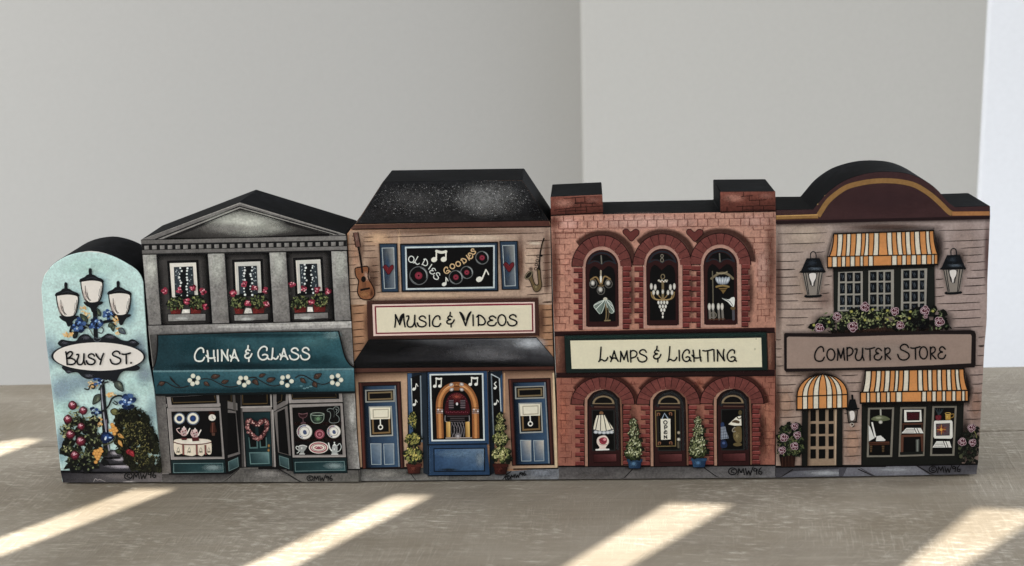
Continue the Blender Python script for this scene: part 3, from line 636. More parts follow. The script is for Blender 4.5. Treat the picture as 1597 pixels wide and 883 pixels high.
for k in range(3):
    view(*vC); q = rec[k]
    w = B.part('window', 3, mot=.5)
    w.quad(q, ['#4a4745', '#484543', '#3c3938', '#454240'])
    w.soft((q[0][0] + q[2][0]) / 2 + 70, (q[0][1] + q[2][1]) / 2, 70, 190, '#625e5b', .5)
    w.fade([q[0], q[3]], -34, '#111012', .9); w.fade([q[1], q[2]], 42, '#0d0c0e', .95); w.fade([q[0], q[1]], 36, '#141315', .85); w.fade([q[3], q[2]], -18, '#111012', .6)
    v, fr, pn, fl, pots, sill = wd[k]; view(*v)
    w.box(fr, 62, '#151416'); w.halo(fr, 40, '#151416', .6)
    f = B.part('frame', 8, parent=w, mot=.15); f.poly(fr, '#d8d3c8' if k == 0 else '#bdbbb3')
    f.line([(fr[0][0] + 8, fr[0][1] + 10), (fr[3][0] + 6, fr[3][1])], 12, '#efe8da')
    pa = B.part('pane', 10, parent=w, mot=.1); pa.poly(pn, '#11161a')
    cu = B.part('lace_curtain', 12, parent=w, mot=.3)
    mx_ = (pn[0][0] + pn[1][0]) / 2; y0 = pn[0][1]
    wob = [(mx_ - 30 + 12 * math.sin(t * 1.6), y0 + t * 36) for t in range(10)]
    cu.poly([(pn[0][0] + 4, y0 + 4)] + wob + [(pn[3][0] + 4, y0 + 330)], '#39434a'); wob2 = [(mx_ + 42 + 10 * math.sin(t * 1.5 + 1), y0 + t * 36) for t in range(10)]
    cu.poly([(pn[1][0] - 4, y0)] + [(pn[2][0] - 6, y0 + 330)] + wob2[::-1], '#323c42')
    rg = random.Random(50 + k)
    for t in range(10):
        cu.ell(wob[t][0] - rg.uniform(0, 14), wob[t][1] + rg.uniform(6, 24), rg.uniform(7, 15), None, '#d9dcd8', '#f2f3ee', n=9); cu.ell(wob2[t][0] + rg.uniform(-4, 8), wob2[t][1] + rg.uniform(6, 24), rg.uniform(7, 14), None, '#cfd4d2', '#f2f3ee', n=9)
    for t in range(16): cu.ell(rg.choice([rg.uniform(pn[0][0] + 22, mx_ - 55), rg.uniform(mx_ + 60, pn[1][0] - 4)]), y0 + rg.uniform(20, 290), rg.uniform(4, 9), None, '#98a0a2', n=8)
    sl_ = B.part('sill', 8, parent=w, mot=.6); sl_.box(sill, 18, BD); sl_.quad(sill, ['#8d8b87', '#7f7d79', '#6a6866', '#8d8b87']); sl_.soft((sill[0][0] + sill[1][0]) / 2 - 60, sill[0][1] + 45, 130, 30, '#b9b9b4', .8)
    gp_ = [(pots[0][1][0] + 10, pots[0][1][1] + 32), (pots[1][0][0] - 8, pots[1][0][1] + 32), (pots[1][3][0] - 12, pots[1][3][1] - 4), (pots[0][2][0] + 18, pots[0][2][1] - 3)]
    sl_.poly(gp_, '#cdc9c0')
    for q in pots:
        po = B.part('flower_pot', 16, parent=w, mot=.3); po.poly(q, ['#5a1d1c', '#431414', '#6a2320', '#7a2a26']); po.soft(q[0][0] + 55, q[0][1] + 50, 40, 36, '#8a332c', .8)
    fo = B.part('foliage', 18, parent=w, mot=.3)
    cs = [((q[0][0] + q[1][0]) / 2, q[0][1] - 50, 104, 78) for q in pots]
    fo.dabs(cs, 70, ['#161a13', '#1d2318', '#11140f'], 52, 34, seed=60 + k); fo.dabs(cs + [(cs[0][0] - 70, cs[0][1] + 30, 34, 60), (cs[1][0] + 65, cs[1][1] + 20, 34, 70)], 170, ['#3b4a2c', '#556339', '#26301d', '#6f7847', '#1c2417', '#8a8c56'], 30, 15, seed=70 + k)
    for x, y in fl:
        fw_ = B.part('geranium', 30, parent=w, mot=.2); rr = 45
        for i in range(9):
            a = rg.random() * 6.28; q = rr * .72 * math.sqrt(rg.random()); fw_.ell(x + q * math.cos(a), y + q * math.sin(a), rr * .42, rr * .36, rg.choice(['#7a2136', '#8f2c45', '#611628', '#a33a52']), n=9)
        for i in range(5):
            a = rg.random() * 6.28; q = rr * .6 * math.sqrt(rg.random()); fw_.ell(x + q * math.cos(a), y + q * math.sin(a), rr * .2, rr * .17, rg.choice(['#d78b98', '#e7b4b8', '#c05a70']), n=8)
g = B.part('stone_ledge', 4, mot=.8); view(*vC)
g.quad([(82, 836), (1297, 808), (1300, 850), (86, 886)], ['#7f7c79', '#b2afaa', '#a19e9a', '#75726f'], 12, 3); g.band([(500, 845), (1290, 825)], 26, '#c2c0bb', .6); g.line([(82, 835), (1297, 808)], 6, BD)

# shop front under the awning
vCh, vGl = (240, 510, 8.025), (390, 510, 8.029)
g = B.part('side_pier', 3, mot=.8); view(*vE); g.quad([(518, 35), (573, 30), (583, 222), (540, 175)], ['#807d79', '#6f6c69', '#7f7c79', '#5c5956']); g.quad([(522, 362), (588, 358), (615, 790), (556, 790)], ['#5c5a58', '#8a8883', '#9a9894', '#5f5c5a']); g.soft(575, 480, 24, 110, '#b4b3ae', .8)
g = B.part('side_pier', 3, mot=.8); view(*vD); g.quad([(45, 58), (88, 55), (86, 190), (66, 232)], ['#4e4c4a', '#5a5856', '#3a3837', '#4a4846']); g.quad([(76, 385), (128, 380), (158, 790), (112, 790)], ['#5c5957', '#6f6c69', '#6b6764', '#57534f'])
g = B.part('shop_front', 3, mot=.3); view(*vD)
g.poly([(128, 372), (640, 366), (640, 800), (150, 800)], '#171617'); view(*vE); g.poly([(0, 362), (525, 362), (556, 795), (0, 800)], '#171617')
g = B.part('pavement', 4, mot=.7); view(*vD)
g.quad([(108, 796), (560, 792), (560, 852), (113, 852)], ['#3d3a3a', '#2a2828', '#6b6864', '#625f5c']); g.poly([(430, 850), (520, 765), (620, 752), (620, 850)], '#5a5753')
view(*vE); g.quad([(0, 770), (616, 775), (618, 846), (0, 850)], ['#4b4846', '#5a5754', '#69665f', '#6e6b66']); g.soft(130, 795, 130, 26, '#86827d', .8); g.line([(180, 765), (240, 800), (310, 845)], 6, BD); g.fade([(180, 765), (310, 845)], 30, '#2e2c2b', .6)
g.line([(230, 775), (616, 772)], 8, BD); view(*vD); g.line([(428, 848), (520, 768)], 4, BD); g.line([(150, 796), (470, 792)], 8, BD); g.line([(113, 847), (600, 845)], 4, BD); view(*vE); g.line([(0, 843), (617, 841)], 4, BD); g.line([(610, 770), (612, 845)], 4, BD)  # lowest strokes paint the contact shadow along the base
sg = B.part('signature', 9); view(440, 610, 5.887); sign96(sg, 225, 770, 5.1, c='#17171a', w=1.5)

FR, FR2 = '#8f8985', '#a39d98'
def framed(p, outer, inner, c=FR, hi=FR2, ink=BD):
    p.poly(outer, c); p.box(outer, 4, ink); p.line([(outer[0][0] + 6, outer[0][1] + 8), (outer[3][0] + 6, outer[3][1] - 6)], 6, hi); p.line([(outer[3][0] + 8, outer[3][1] - 8), (outer[2][0] - 8, outer[2][1] - 8)], 7, hi)
    return p
# left display window
w = B.part('display_window', 6, mot=.25); view(255, 630, 7.355)
framed(w, [(38, 48), (655, 40), (702, 632), (84, 642)], None)
w.poly([(28, 0), (650, -8), (655, 30), (35, 40)], FR); w.line([(32, 40), (655, 32)], 8, BD)
view(*vD); w.poly([(132, 388), (412, 374), (416, 440), (138, 446)], FR); w.line([(134, 392), (140, 446)], 4, BD)
tr_ = B.part('transom_pane', 9, parent=w, mot=.1); tr_.poly([(156, 388), (398, 376), (402, 422), (162, 430)], '#0d0d0f'); tr_.line([(164, 394), (170, 418), (395, 412), (390, 382)], 5, '#5a4a2c', sm=0)
view(255, 630, 7.355); pn = B.part('pane', 9, parent=w, mot=.1); pn.poly([(90, 90), (636, 80), (672, 606), (124, 606)], '#0c0c0e'); pn.line([(90, 90), (636, 80), (672, 606), (124, 606)], 4, '#2a2826', sm=0, closed=True)
for x, y, r in ((182, 168, 66), (338, 168, 74)):
    d = B.part('plate', 12, parent=w, mot=.05); d.ell(x, y, r, r, '#6f7f96', n=26); d.ell(x, y, r * .93, r * .93, '#15181f', n=26); d.ell(x, y, r * .86, r * .86, '#dcd9c9', n=26); d.ell(x, y, r * .52, r * .52, '#8d8a70', n=22); d.ell(x, y, r * .45, r * .47, '#1e3a6b', '#2c4f86', n=20)
d = B.part('wall_clock', 12, parent=w, mot=.1); d.soft(555, 110, 50, 30, '#5a2a1c', .7); d.poly([(545, 215), (590, 212), (610, 320), (570, 335), (532, 325)], '#4a2a20'); d.line([(565, 220), (560, 325)], 8, '#7a4a3a'); d.line([(590, 220), (598, 318)], 6, '#2c1812'); d.poly([(552, 335), (592, 335), (588, 365), (556, 365)], '#5c4236'); d.ell(558, 158, 42, 38, '#c9c4b8', '#efeade'); d.line([(556, 132), (558, 160), (575, 170)], 5, '#1b1b1b', sm=0)
t = B.part('tea_table', 12, parent=w, mot=.2)
t.blob([(118, 440), (130, 412), (220, 400), (430, 400), (530, 415), (548, 445), (550, 560), (520, 582), (485, 560), (440, 600), (385, 580), (330, 597), (250, 585), (215, 570), (160, 585), (122, 540)], '#d7ccb8', 3)
t.ell(330, 432, 205, 30, '#d9cfc0', '#efe9da', n=26); t.line([(120, 440), (200, 462), (330, 468), (460, 460), (546, 442)], 12, '#6b4038')
for x in (225, 380, 480): t.band([(x, 470), (x + 4, 585)], 34, '#8a5148', .8)
for x in (170, 295, 428, 520): t.line([(x - 22, 565), (x, 500), (x + 20, 560)], 5, '#6d6654'); t.ell(x, 550, 14, 12, '#7d7560', n=8)
for x, y, lid in ((235, 320, 0), (362, 340, 1)):
    tp = B.part('teapot', 16, parent=w, mot=.1)
    tp.blob([(x - 40, y), (x - 24, y - 26), (x + 24, y - 26), (x + 36, y), (x + 26, y + 44), (x - 26, y + 44)], '#b59a97', 4); tp.ell(x, y - 34, 26, 16, '#c7b1ac'); tp.ell(x, y - 54, 8, 10, '#d9cdc6')
    tp.line([(x + 36, y + 22), (x + 52, y - 10), (x + 66, y - 38)], 14, '#e3dcd2'); tp.line([(x - 38, y + 24), (x - 66, y + 4), (x - 84, y - 30), (x - 52, y - 42)] if not lid else [(x - 34, y + 30), (x - 48, y), (x - 34, y - 38)], 9, '#c3a9a4')
    for a, b in ((-14, 0), (10, 16), (-6, 28), (16, -12)): tp.ell(x + a, y + b, 9, 8, '#7d2f3c', n=8)
    tp.poly([(x - 36, y + 70), (x + 40, y + 70), (x + 28, y + 96), (x - 24, y + 96)] if not lid else [(x - 40, y + 44), (x + 42, y + 44), (x + 48, y + 84), (x - 30, y + 90)], '#5a2326'); tp.soft(x, y + 10, 20, 20, '#ece4dc', .6)
def teal_panel(p, o, i):
    p.poly(o, '#172d30'); p.box(o, 4, BD); p.quad(i, ['#1d3a3d', '#24464a', '#3d5f62', '#1a3436']); p.soft(i[1][0] - (i[1][0] - i[0][0]) * .2, (i[1][1] + i[2][1]) / 2, (i[1][0] - i[0][0]) * .25, (i[2][1] - i[1][1]) * .45, '#8fa3a3', .7); p.box(i, max(3, (i[2][1] - i[1][1]) * .06), '#6a8484')
p = B.part('teal_panel', 7, mot=.3); teal_panel(p, [(84, 645), (704, 634), (722, 792), (98, 802)], [(116, 684), (680, 680), (686, 782), (118, 788)])
# angled side windows beside the door, and the door
vdr = (355, 610, 6.307)
for side, outer, pane, top, pan in (('l', [(0, 180), (85, 200), (125, 620), (0, 660)], [(0, 214), (78, 216), (106, 600), (0, 632)], [(0, 100), (95, 120), (98, 190), (0, 172)], [[(0, 690), (118, 630), (128, 738), (0, 800)], [(8, 696), (100, 655), (106, 745), (14, 786)]]),
                              ('r', [(452, 205), (590, 140), (625, 640), (495, 605)], [(488, 208), (562, 172), (602, 628), (506, 600)], [(455, 110), (590, 95), (592, 130), (455, 196)], [[(492, 610), (628, 645), (640, 790), (500, 735)], [(508, 638), (598, 665), (604, 765), (516, 730)]])):
    w = B.part('angled_window', 6, mot=.25); view(*vdr); w.poly(outer, '#6f6a67'); w.poly(top, '#6f6a67'); w.box(outer, 5, BD)
    if side == 'r': w.poly([(445, 18), (480, 18), (480, 200), (452, 206)], '#7d7875'); w.poly([(575, 18), (600, 18), (596, 120), (570, 130)], '#7d7875'); w.line([(455, 205), (590, 132)], 7, BD); w.line([(498, 260), (512, 600)], 5, '#a39d98')
    else: w.line([(0, 175), (95, 200)], 7, BD); w.poly([(46, 18), (72, 22), (84, 196), (56, 186)], '#57534f')
    a = B.part('pane', 9, parent=w, mot=.1); a.poly(pane, '#0b0b0d')
    tt = B.part('transom_pane', 9, parent=w, mot=.1); tt.poly([(486, 22), (552, 22), (548, 100), (484, 140)] if side == 'r' else [(0, 22), (45, 22), (48, 112), (0, 100)], '#0c0c0e'); tt.line([(535, 26), (530, 96), (494, 112)] if side == 'r' else [(0, 96), (36, 104), (34, 26)], 6, '#55472c', sm=0)
    q = B.part('teal_panel', 7, mot=.3); q.poly(pan[0], '#132426'); q.poly(pan[1], ['#3f5c5e', '#4f6a6b', '#3a5254', '#2c4446']); q.box(pan[1], 5, '#6b8280'); q.box(pan[0], 5, BD)
d = B.part('door', 6, mot=.3); view(*vdr)
d.poly([(132, 150), (432, 148), (452, 745), (150, 745)], '#837d79'); d.poly([(126, 22), (140, 22), (165, 745), (140, 745)], '#4c4846'); d.line([(134, 160), (432, 152)], 14, '#a09a95'); d.line([(442, 190), (466, 740)], 16, '#9a948f'); d.line([(424, 20), (430, 150)], 16, '#a09a95')
d.quad([(152, 208), (418, 204), (440, 742), (184, 748)], ['#12282b', '#1d3b3f', '#1c3a3e', '#132a2d']); d.box([(152, 208), (418, 204), (440, 742), (184, 748)], 9, BD)
d.poly([(205, 455), (295, 455), (298, 565), (216, 566)], '#51706f'); d.poly([(312, 455), (384, 455), (388, 556), (318, 560)], '#51706f'); d.poly([(212, 455), (282, 455), (286, 550), (224, 553)], '#0b0d0e'); d.poly([(322, 455), (374, 455), (376, 544), (328, 548)], '#0b0d0e')
d.poly([(210, 290), (270, 290), (275, 455), (212, 455)], '#0f1a1c'); d.poly([(300, 340), (375, 340), (378, 455), (306, 455)], '#0c1113')
d.quad([(216, 608), (404, 604), (408, 712), (226, 716)], ['#1d3b3f', '#6a8788', '#3c5c5e', '#1b373a']); d.box([(216, 608), (404, 604), (408, 712), (226, 716)], 10, '#5f7d7c')
for x, y in ((403, 582), (405, 538)): kb = B.part('handle', 12, parent=d, mot=.1); kb.ell(x, y, 12, 16, '#6d5326', '#a88243')
tt = B.part('transom_pane', 9, parent=d, mot=.1); tt.poly([(136, 24), (416, 24), (420, 146), (140, 146)], '#0b0b0d'); tt.line([(146, 30), (150, 128), (390, 122), (388, 30)], 10, '#5d4a28', sm=0)
wr = B.part('heart_wreath', 14, mot=.2)
hp = [(286, 335), (240, 300), (205, 290), (192, 330), (205, 380), (240, 430), (300, 470), (350, 430), (380, 370), (385, 310), (365, 285), (330, 305)]
wr.halo([(x, y) for x, y in hp], 40, '#0a0f10', .7, sm=3); wr.line(hp, 44, '#3f2226', closed=True)
hp2 = catmull(hp, 8, True); rg = random.Random(4)
for x, y in hp2:
    wr.ell(x + rg.uniform(-16, 16), y + rg.uniform(-16, 16), rg.uniform(8, 15), None, rg.choice(['#6b3f40', '#84514f', '#4c2528', '#936563']), n=8)
for x, y in hp2[::3]: wr.ell(x + rg.uniform(-12, 12), y + rg.uniform(-12, 12), rg.uniform(5, 9), None, rg.choice(['#c9a59c', '#b98880']), n=8)
# right display window
vR = (440, 610, 5.887)
w = B.part('display_window', 6, mot=.25); view(*vR)
framed(w, [(66, 122), (556, 110), (588, 608), (95, 612)], None); w.poly([(56, 20), (550, 10), (556, 100), (64, 112)], FR); w.line([(62, 116), (560, 106)], 6, BD); w.line([(68, 24), (72, 110)], 8, FR2)
tt = B.part('transom_pane', 9, parent=w, mot=.1); tt.poly([(82, 22), (520, 14), (524, 72), (88, 80)], '#0c0c0e'); tt.line([(94, 30), (98, 68), (498, 58), (492, 22)], 6, '#5a4a2c', sm=0)
pn = B.part('pane', 9, parent=w, mot=.1); pn.poly([(92, 152), (534, 134), (556, 584), (114, 588)], '#0d0c0d'); pn.band([(110, 300), (545, 295)], 40, '#33201c', .5); pn.band([(115, 450), (550, 440)], 36, '#33201c', .5)
g1 = B.part('wine_glass', 12, parent=w, mot=0); g1.line([(152, 205), (160, 235), (190, 248), (222, 235), (232, 202)], 6, '#6a4a50'); g1.line([(152, 205), (190, 212), (232, 202)], 5, '#8a666a'); g1.line([(190, 248), (192, 285), (170, 296), (218, 294), (194, 285)], 5, '#74575c'); g1.poly([(158, 214), (226, 212), (215, 238), (190, 245), (168, 236)], '#35191f')
g1 = B.part('glass_bowl', 12, parent=w, mot=0); g1.blob([(262, 218), (384, 212), (380, 262), (350, 292), (295, 294), (266, 265)], '#20302a', 4); g1.soft(330, 255, 40, 34, '#6e8f6d', .8); g1.line([(262, 215), (268, 262), (296, 293), (350, 291), (380, 262), (385, 210)], 5, '#8a9a8c'); g1.ring(circ(324, 212, 61, 13), 5, '#97a397')
g1 = B.part('glass_pitcher', 12, parent=w, mot=0); g1.line([(415, 168), (440, 160), (470, 165), (480, 148), (505, 145), (522, 165), (515, 195), (495, 215), (520, 240), (522, 275), (500, 290), (450, 292), (432, 272), (445, 235), (440, 195), (415, 185), (415, 168)], 5, '#7b8481'); g1.line([(470, 170), (480, 195), (475, 240)], 5, '#4b5350'); g1.line([(490, 165), (505, 172), (495, 195)], 4, '#8d9693')
for x, y, r in ((205, 374, 72), (474, 372, 64)):
    d = B.part('plate', 12, parent=w, mot=.05); d.ell(x, y, r, r * .96, '#d3d0c8', '#d3d0c8', n=28)
    rg = random.Random(int(x))
    for i in range(18):
        a = R(110 + i * 10); d.ell(x + r * .8 * math.cos(a), y + r * .78 * math.sin(a), r * .1, r * .1, rg.choice(['#4a5a80', '#8a5a68', '#6a7590', '#9aa0a8']), n=7)
    d.ring(circ(x, y, r * .62, r * .6, n=26), r * .05, '#7c7468'); d.ell(x, y, r * .56, r * .54, '#dcd9d0', n=24); d.blob([(x - r * .2, y + r * .1), (x - r * .1, y - r * .2), (x + r * .2, y - r * .15), (x + r * .3, y + r * .25), (x, y + r * .35)], '#4d5a78', 3); d.ring(circ(x, y, r * .97, r * .93, n=28), r * .05, '#8f8b82')
d = B.part('plate', 12, parent=w, mot=.05); d.ell(344, 396, 46, 44, '#8a4350', n=22); d.ring(circ(344, 396, 32, 30), 4, '#c9929a'); d.ring(circ(344, 396, 20, 19), 4, '#5f2530'); d.ell(344, 398, 10, 10, '#b0707c')
d = B.part('platter', 12, parent=w, mot=.05); d.ell(335, 519, 90, 54, '#d2cbc0', n=28); d.ring(circ(335, 519, 74, 42, n=28), 12, '#a35a64'); d.ell(335, 519, 58, 31, '#cfc4b8', n=24); d.ring(circ(335, 519, 58, 31, n=24), 5, '#5f5048'); d.ell(335, 520, 40, 16, '#94505a', n=18); d.line([(305, 525), (335, 505), (365, 525)], 6, '#d9b7b4')
d = B.part('milk_jug', 12, parent=w, mot=.05); d.blob([(150, 505), (180, 495), (215, 505), (230, 510), (212, 540), (200, 555), (200, 578), (165, 578), (168, 555), (152, 540)], '#8f928e', 3); d.line([(152, 512), (132, 508), (130, 528), (158, 550), (138, 570)], 8, '#b4b7b2'); d.line([(158, 503), (190, 497), (226, 508)], 6, '#d3d4cf'); d.soft(180, 525, 14, 22, '#e4e5e0', .9); d.line([(160, 578), (206, 578)], 7, '#c9cac5')
d = B.part('coffee_pot', 12, parent=w, mot=.05); d.blob([(462, 505), (480, 490), (505, 505), (508, 545), (500, 578), (462, 578), (455, 548)], '#9ba09d', 3); d.line([(455, 548), (438, 525), (426, 478)], 11, '#c9ccc8'); d.line([(508, 500), (528, 482), (543, 510), (530, 545), (506, 558)], 8, '#aeb3b0'); d.poly([(462, 500), (480, 480), (504, 500)], '#c3c6c2'); d.ell(480, 474, 7, 8, '#dadcd8'); d.soft(478, 535, 13, 26, '#ecedea', .9); d.line([(454, 580), (512, 579)], 8, '#c9cac5')
p = B.part('teal_panel', 7, mot=.3); teal_panel(p, [(96, 618), (592, 610), (600, 752), (106, 758)], [(118, 654), (570, 645), (578, 728), (122, 736)])
# awning
aw = B.part('awning', 22, mot=.6); view(*vCh)
TE1, TE2 = '#1c4650', '#2b5b64'
view(220, 505, 3.394)
top = [(88, 62), (620, 44), (1045, 40 * 1.0), (1060, 90), (1075, 160), (1100, 215), (1128, 236), (620, 245), (63, 248), (78, 200), (86, 140)]
aw.poly(top, ['#1b4048', '#22505a', '#3a6a72', '#2f5f68', '#2a5a63', '#24525b', '#1f4a53', '#1b434c', '#1a3f47', '#1a3d45', '#1b4048'])
for x, y, rx, ry, c, a in ((600, 110, 260, 60, '#3c6b73', .6), (900, 90, 150, 60, '#4a7a80', .7), (300, 120, 160, 60, '#1d4a53', .6), (1010, 60, 60, 30, '#7d9fa2', .7), (480, 225, 400, 26, '#143239', .8), (950, 200, 120, 40, '#1d474f', .6), (620, 60, 500, 18, '#17383f', .6)): aw.soft(x, y, rx, ry, c, a)
aw.line([(86, 60), (620, 44), (1046, 39)], 6, BD, sm=0); aw.line([(1046, 40), (1060, 100), (1080, 175), (1105, 215), (1130, 232)], 8, BD); aw.line([(88, 62), (86, 140), (76, 205), (62, 235)], 7, BD)
va = B.part('valance', 27, parent=aw, mot=.5)
va.quad([(63, 248), (1128, 235), (1131, 362), (76, 376)], ['#2a5962', '#4a7a84', '#20505a', '#1a414a'], 12, 3)
va.band([(64, 252), (600, 247), (1128, 240)], 14, '#6f959b', .7); va.soft(820, 290, 260, 50, '#3f6f7c', .7); va.soft(600, 355, 500, 22, '#163b43', .7); va.line([(76, 377), (620, 369), (1132, 363)], 12, '#0f1b1e', sm=0)
vin = B.part('brown_vine', 31, parent=aw, mot=.1)
def vleaf(x, y, l, w, a): leaf(vin, x, y, l, w, a, '#4c3a31', '#7a5f50', '#241d1c')
def daisy(cx, cy, pts, r):
    flw = B.part('white_flower', 33, parent=aw, mot=.05)
    flw.ell(cx, cy, 24, 22, '#0e1a1e')
    for x, y in pts: flw.ell(x, y, r, r, '#bfc0ae', '#e2e1d0', n=14)
view(*vCh)
daisy(497, 668, [(490, 613), (554, 640), (542, 697), (484, 712), (449, 668)], 29); daisy(1118, 680, [(1085, 640), (1152, 640), (1182, 692), (1132, 728), (1065, 695)], 29)
for pts in ([(45, 740), (90, 690), (150, 690), (210, 725), (280, 755), (360, 758), (430, 738)], [(585, 655), (650, 648), (720, 660), (790, 695), (880, 740), (970, 752), (1050, 738)], [(1180, 645), (1230, 628), (1284, 635)], [(200, 620), (225, 670), (320, 745)], [(215, 640), (260, 690)]): vin.line(pts, 11, '#2c2522')
vleaf(60, 715, 80, 55, -12); vleaf(715, 632, 115, 58, -12); vleaf(845, 700, 95, 50, -18); vleaf(625, 690, 85, 48, 35); vleaf(1245, 660, 60, 60, 60)
view(*vGl)
daisy(454, 678, [(407, 635), (475, 622), (520, 680), (467, 732), (398, 698)], 28); daisy(1068, 663, [(1025, 627), (1101, 610), (1139, 664), (1097, 715), (1030, 698)], 29)
for pts in ([(-20, 640), (30, 630), (90, 650), (160, 690), (240, 730), (310, 740), (370, 725)], [(570, 635), (620, 605), (690, 615), (780, 670), (850, 708), (930, 718), (1000, 690)]): vin.line(pts, 11, '#2c2522')
vleaf(110, 622, 90, 44, -22); vleaf(205, 678, 115, 58, -18); vleaf(45, 660, 90, 55, 50); vleaf(800, 640, 110, 62, -30); vleaf(630, 645, 90, 50, 40); vleaf(790, 690, 80, 60, 55)
for x, y in ((680, 770), (640, 740), (760, 745), (720, 760)): vin.ell(x, y, 22, 10, '#5d8288', n=8)
lt = B.part('lettering', 30, parent=aw, mot=.05)
view(*vCh); tx_ = [('C', 508, 262, 632, 430), ('H', 655, 295, 770, 432), ('I', 788, 290, 812, 428), ('N', 838, 285, 936, 425), ('A', 955, 285, 1060, 428), ('&', 1135, 235, 1225, 430)]
lt.text([(c, a + 5, b + 6, d_ + 5, e + 6) for c, a, b, d_, e in tx_], 22, '#12303a'); lt.text(tx_, 20, '#d7dad2')
view(*vGl); tx_ = [('G', 98, 245, 240, 410), ('L', 262, 268, 352, 408), ('A', 374, 272, 472, 408), ('S', 494, 265, 610, 410), ('S', 632, 260, 745, 410)]
lt.text([(c, a + 5, b + 6, d_ + 5, e + 6) for c, a, b, d_, e in tx_], 22, '#16363e'); lt.text(tx_, 20, '#d7dad2')
B.finish()

# ================================================================== block: music and videos shop
vF, vG, vH, vI, vJ, vK = (540, 255, 4.012), (545, 350, 7.0667), (700, 350, 7.0667), (550, 465, 4.9906), (550, 570, 4.65), (700, 570, 4.6457)
B = Block('music_shop_block', 'tan clapboard wooden block with dark hipped roof painted as a music and videos shop', (561.6, 752.8), (871, 750.2), DEPTH)
sil = px(vF, [(2, 442), (46, 386), (60, 376), (228, 116), (1100, 104), (1266, 352), (1279, 374)]) + px(vH, [(1120, 100), (1136, 883)]) + px(vI, [(1570, 624)]) + px(vK, [(796, 700), (798, 837)]) + px(vJ, [(54, 849), (48, 720), (20, 200), (8, 0)]) + px(vG, [(12, 883), (0, 600)])
B.body(sil, '#a8805f', .35)
BD, BR, TAN = '#1c1413', '#54342b', '#a98566'
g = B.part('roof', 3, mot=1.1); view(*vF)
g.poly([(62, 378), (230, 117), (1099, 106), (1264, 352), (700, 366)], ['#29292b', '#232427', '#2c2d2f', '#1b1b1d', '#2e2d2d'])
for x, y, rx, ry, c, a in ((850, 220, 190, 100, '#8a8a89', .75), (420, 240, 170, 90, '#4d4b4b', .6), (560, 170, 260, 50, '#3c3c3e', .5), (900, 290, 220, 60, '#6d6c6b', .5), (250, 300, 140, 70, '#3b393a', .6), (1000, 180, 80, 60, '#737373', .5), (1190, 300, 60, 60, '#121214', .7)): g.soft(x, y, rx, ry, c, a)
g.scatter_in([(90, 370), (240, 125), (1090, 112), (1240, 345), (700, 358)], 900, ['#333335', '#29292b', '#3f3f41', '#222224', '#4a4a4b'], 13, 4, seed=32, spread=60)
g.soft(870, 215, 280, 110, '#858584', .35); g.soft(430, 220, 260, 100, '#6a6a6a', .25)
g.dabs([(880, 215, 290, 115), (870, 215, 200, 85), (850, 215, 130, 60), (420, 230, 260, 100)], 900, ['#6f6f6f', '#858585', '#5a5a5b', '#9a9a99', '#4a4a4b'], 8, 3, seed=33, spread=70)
e = B.part('eave', 5, mot=.4); e.quad([(45, 386), (1266, 356), (1279, 398), (28, 414)], ['#5e4034', '#5a352c', '#59362c', '#6a4a3c'], 10, 2); e.line([(60, 378), (700, 366), (1266, 356)], 7, BD, sm=0); e.line([(40, 412), (700, 402), (1279, 396)], 7, BD, sm=0)
g = B.part('clapboard', 2, mot=.4); view(*vF)
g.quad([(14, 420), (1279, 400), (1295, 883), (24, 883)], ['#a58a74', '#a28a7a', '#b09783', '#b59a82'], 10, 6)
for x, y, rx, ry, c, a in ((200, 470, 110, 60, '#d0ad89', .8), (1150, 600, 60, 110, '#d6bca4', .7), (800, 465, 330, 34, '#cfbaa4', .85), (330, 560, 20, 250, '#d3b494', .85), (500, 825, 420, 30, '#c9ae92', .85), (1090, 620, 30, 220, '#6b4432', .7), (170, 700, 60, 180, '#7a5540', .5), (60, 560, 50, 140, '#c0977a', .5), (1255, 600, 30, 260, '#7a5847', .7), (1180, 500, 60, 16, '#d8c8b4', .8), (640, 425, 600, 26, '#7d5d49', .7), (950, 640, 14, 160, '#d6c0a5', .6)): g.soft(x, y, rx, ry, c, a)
for x1, y1, x2, y2 in ((108, 462, 170, 460), (108, 490, 165, 488), (100, 516, 182, 515), (5, 505, 60, 503), (5, 545, 70, 548), (100, 548, 180, 545), (10, 586, 75, 584), (105, 590, 195, 590), (12, 636, 60, 634), (160, 640, 205, 636), (140, 680, 205, 676), (15, 720, 60, 718), (150, 716, 200, 714), (18, 760, 70, 757), (180, 762, 215, 760), (20, 803, 80, 800), (190, 806, 220, 804), (25, 848, 100, 846), (1130, 486, 1275, 480), (1125, 532, 1275, 528), (1125, 576, 1280, 570), (1120, 625, 1200, 622), (1230, 622, 1280, 618), (1225, 670, 1282, 664), (1230, 718, 1285, 714), (1122, 772, 1160, 770), (1225, 770, 1285, 764), (1130, 822, 1285, 812), (235, 462, 600, 448), (600, 448, 1235, 434), (1235, 866, 1290, 862)):
    g.line([(x1, y1), ((x1 + x2) / 2, (y1 + y2) / 2 + 1), (x2, y2)], 4.5, '#3d2418', taper=.5)
view(*vI)
for y in (60, 120, 183, 245, 300, 355, 410): g.line([(0, y + 4), (45, y), (88, y - 4)], 6, '#3d2418', taper=.5)
for y in (36, 92, 150, 213, 270, 325, 372): g.line([(1478, y), (1520, y - 1), (1562, y - 4)], 6, '#3d2418', taper=.5)
g.soft(110, 190, 36, 180, '#6f4c3a', .6); g.soft(1470, 170, 40, 180, '#5f3e30', .7)

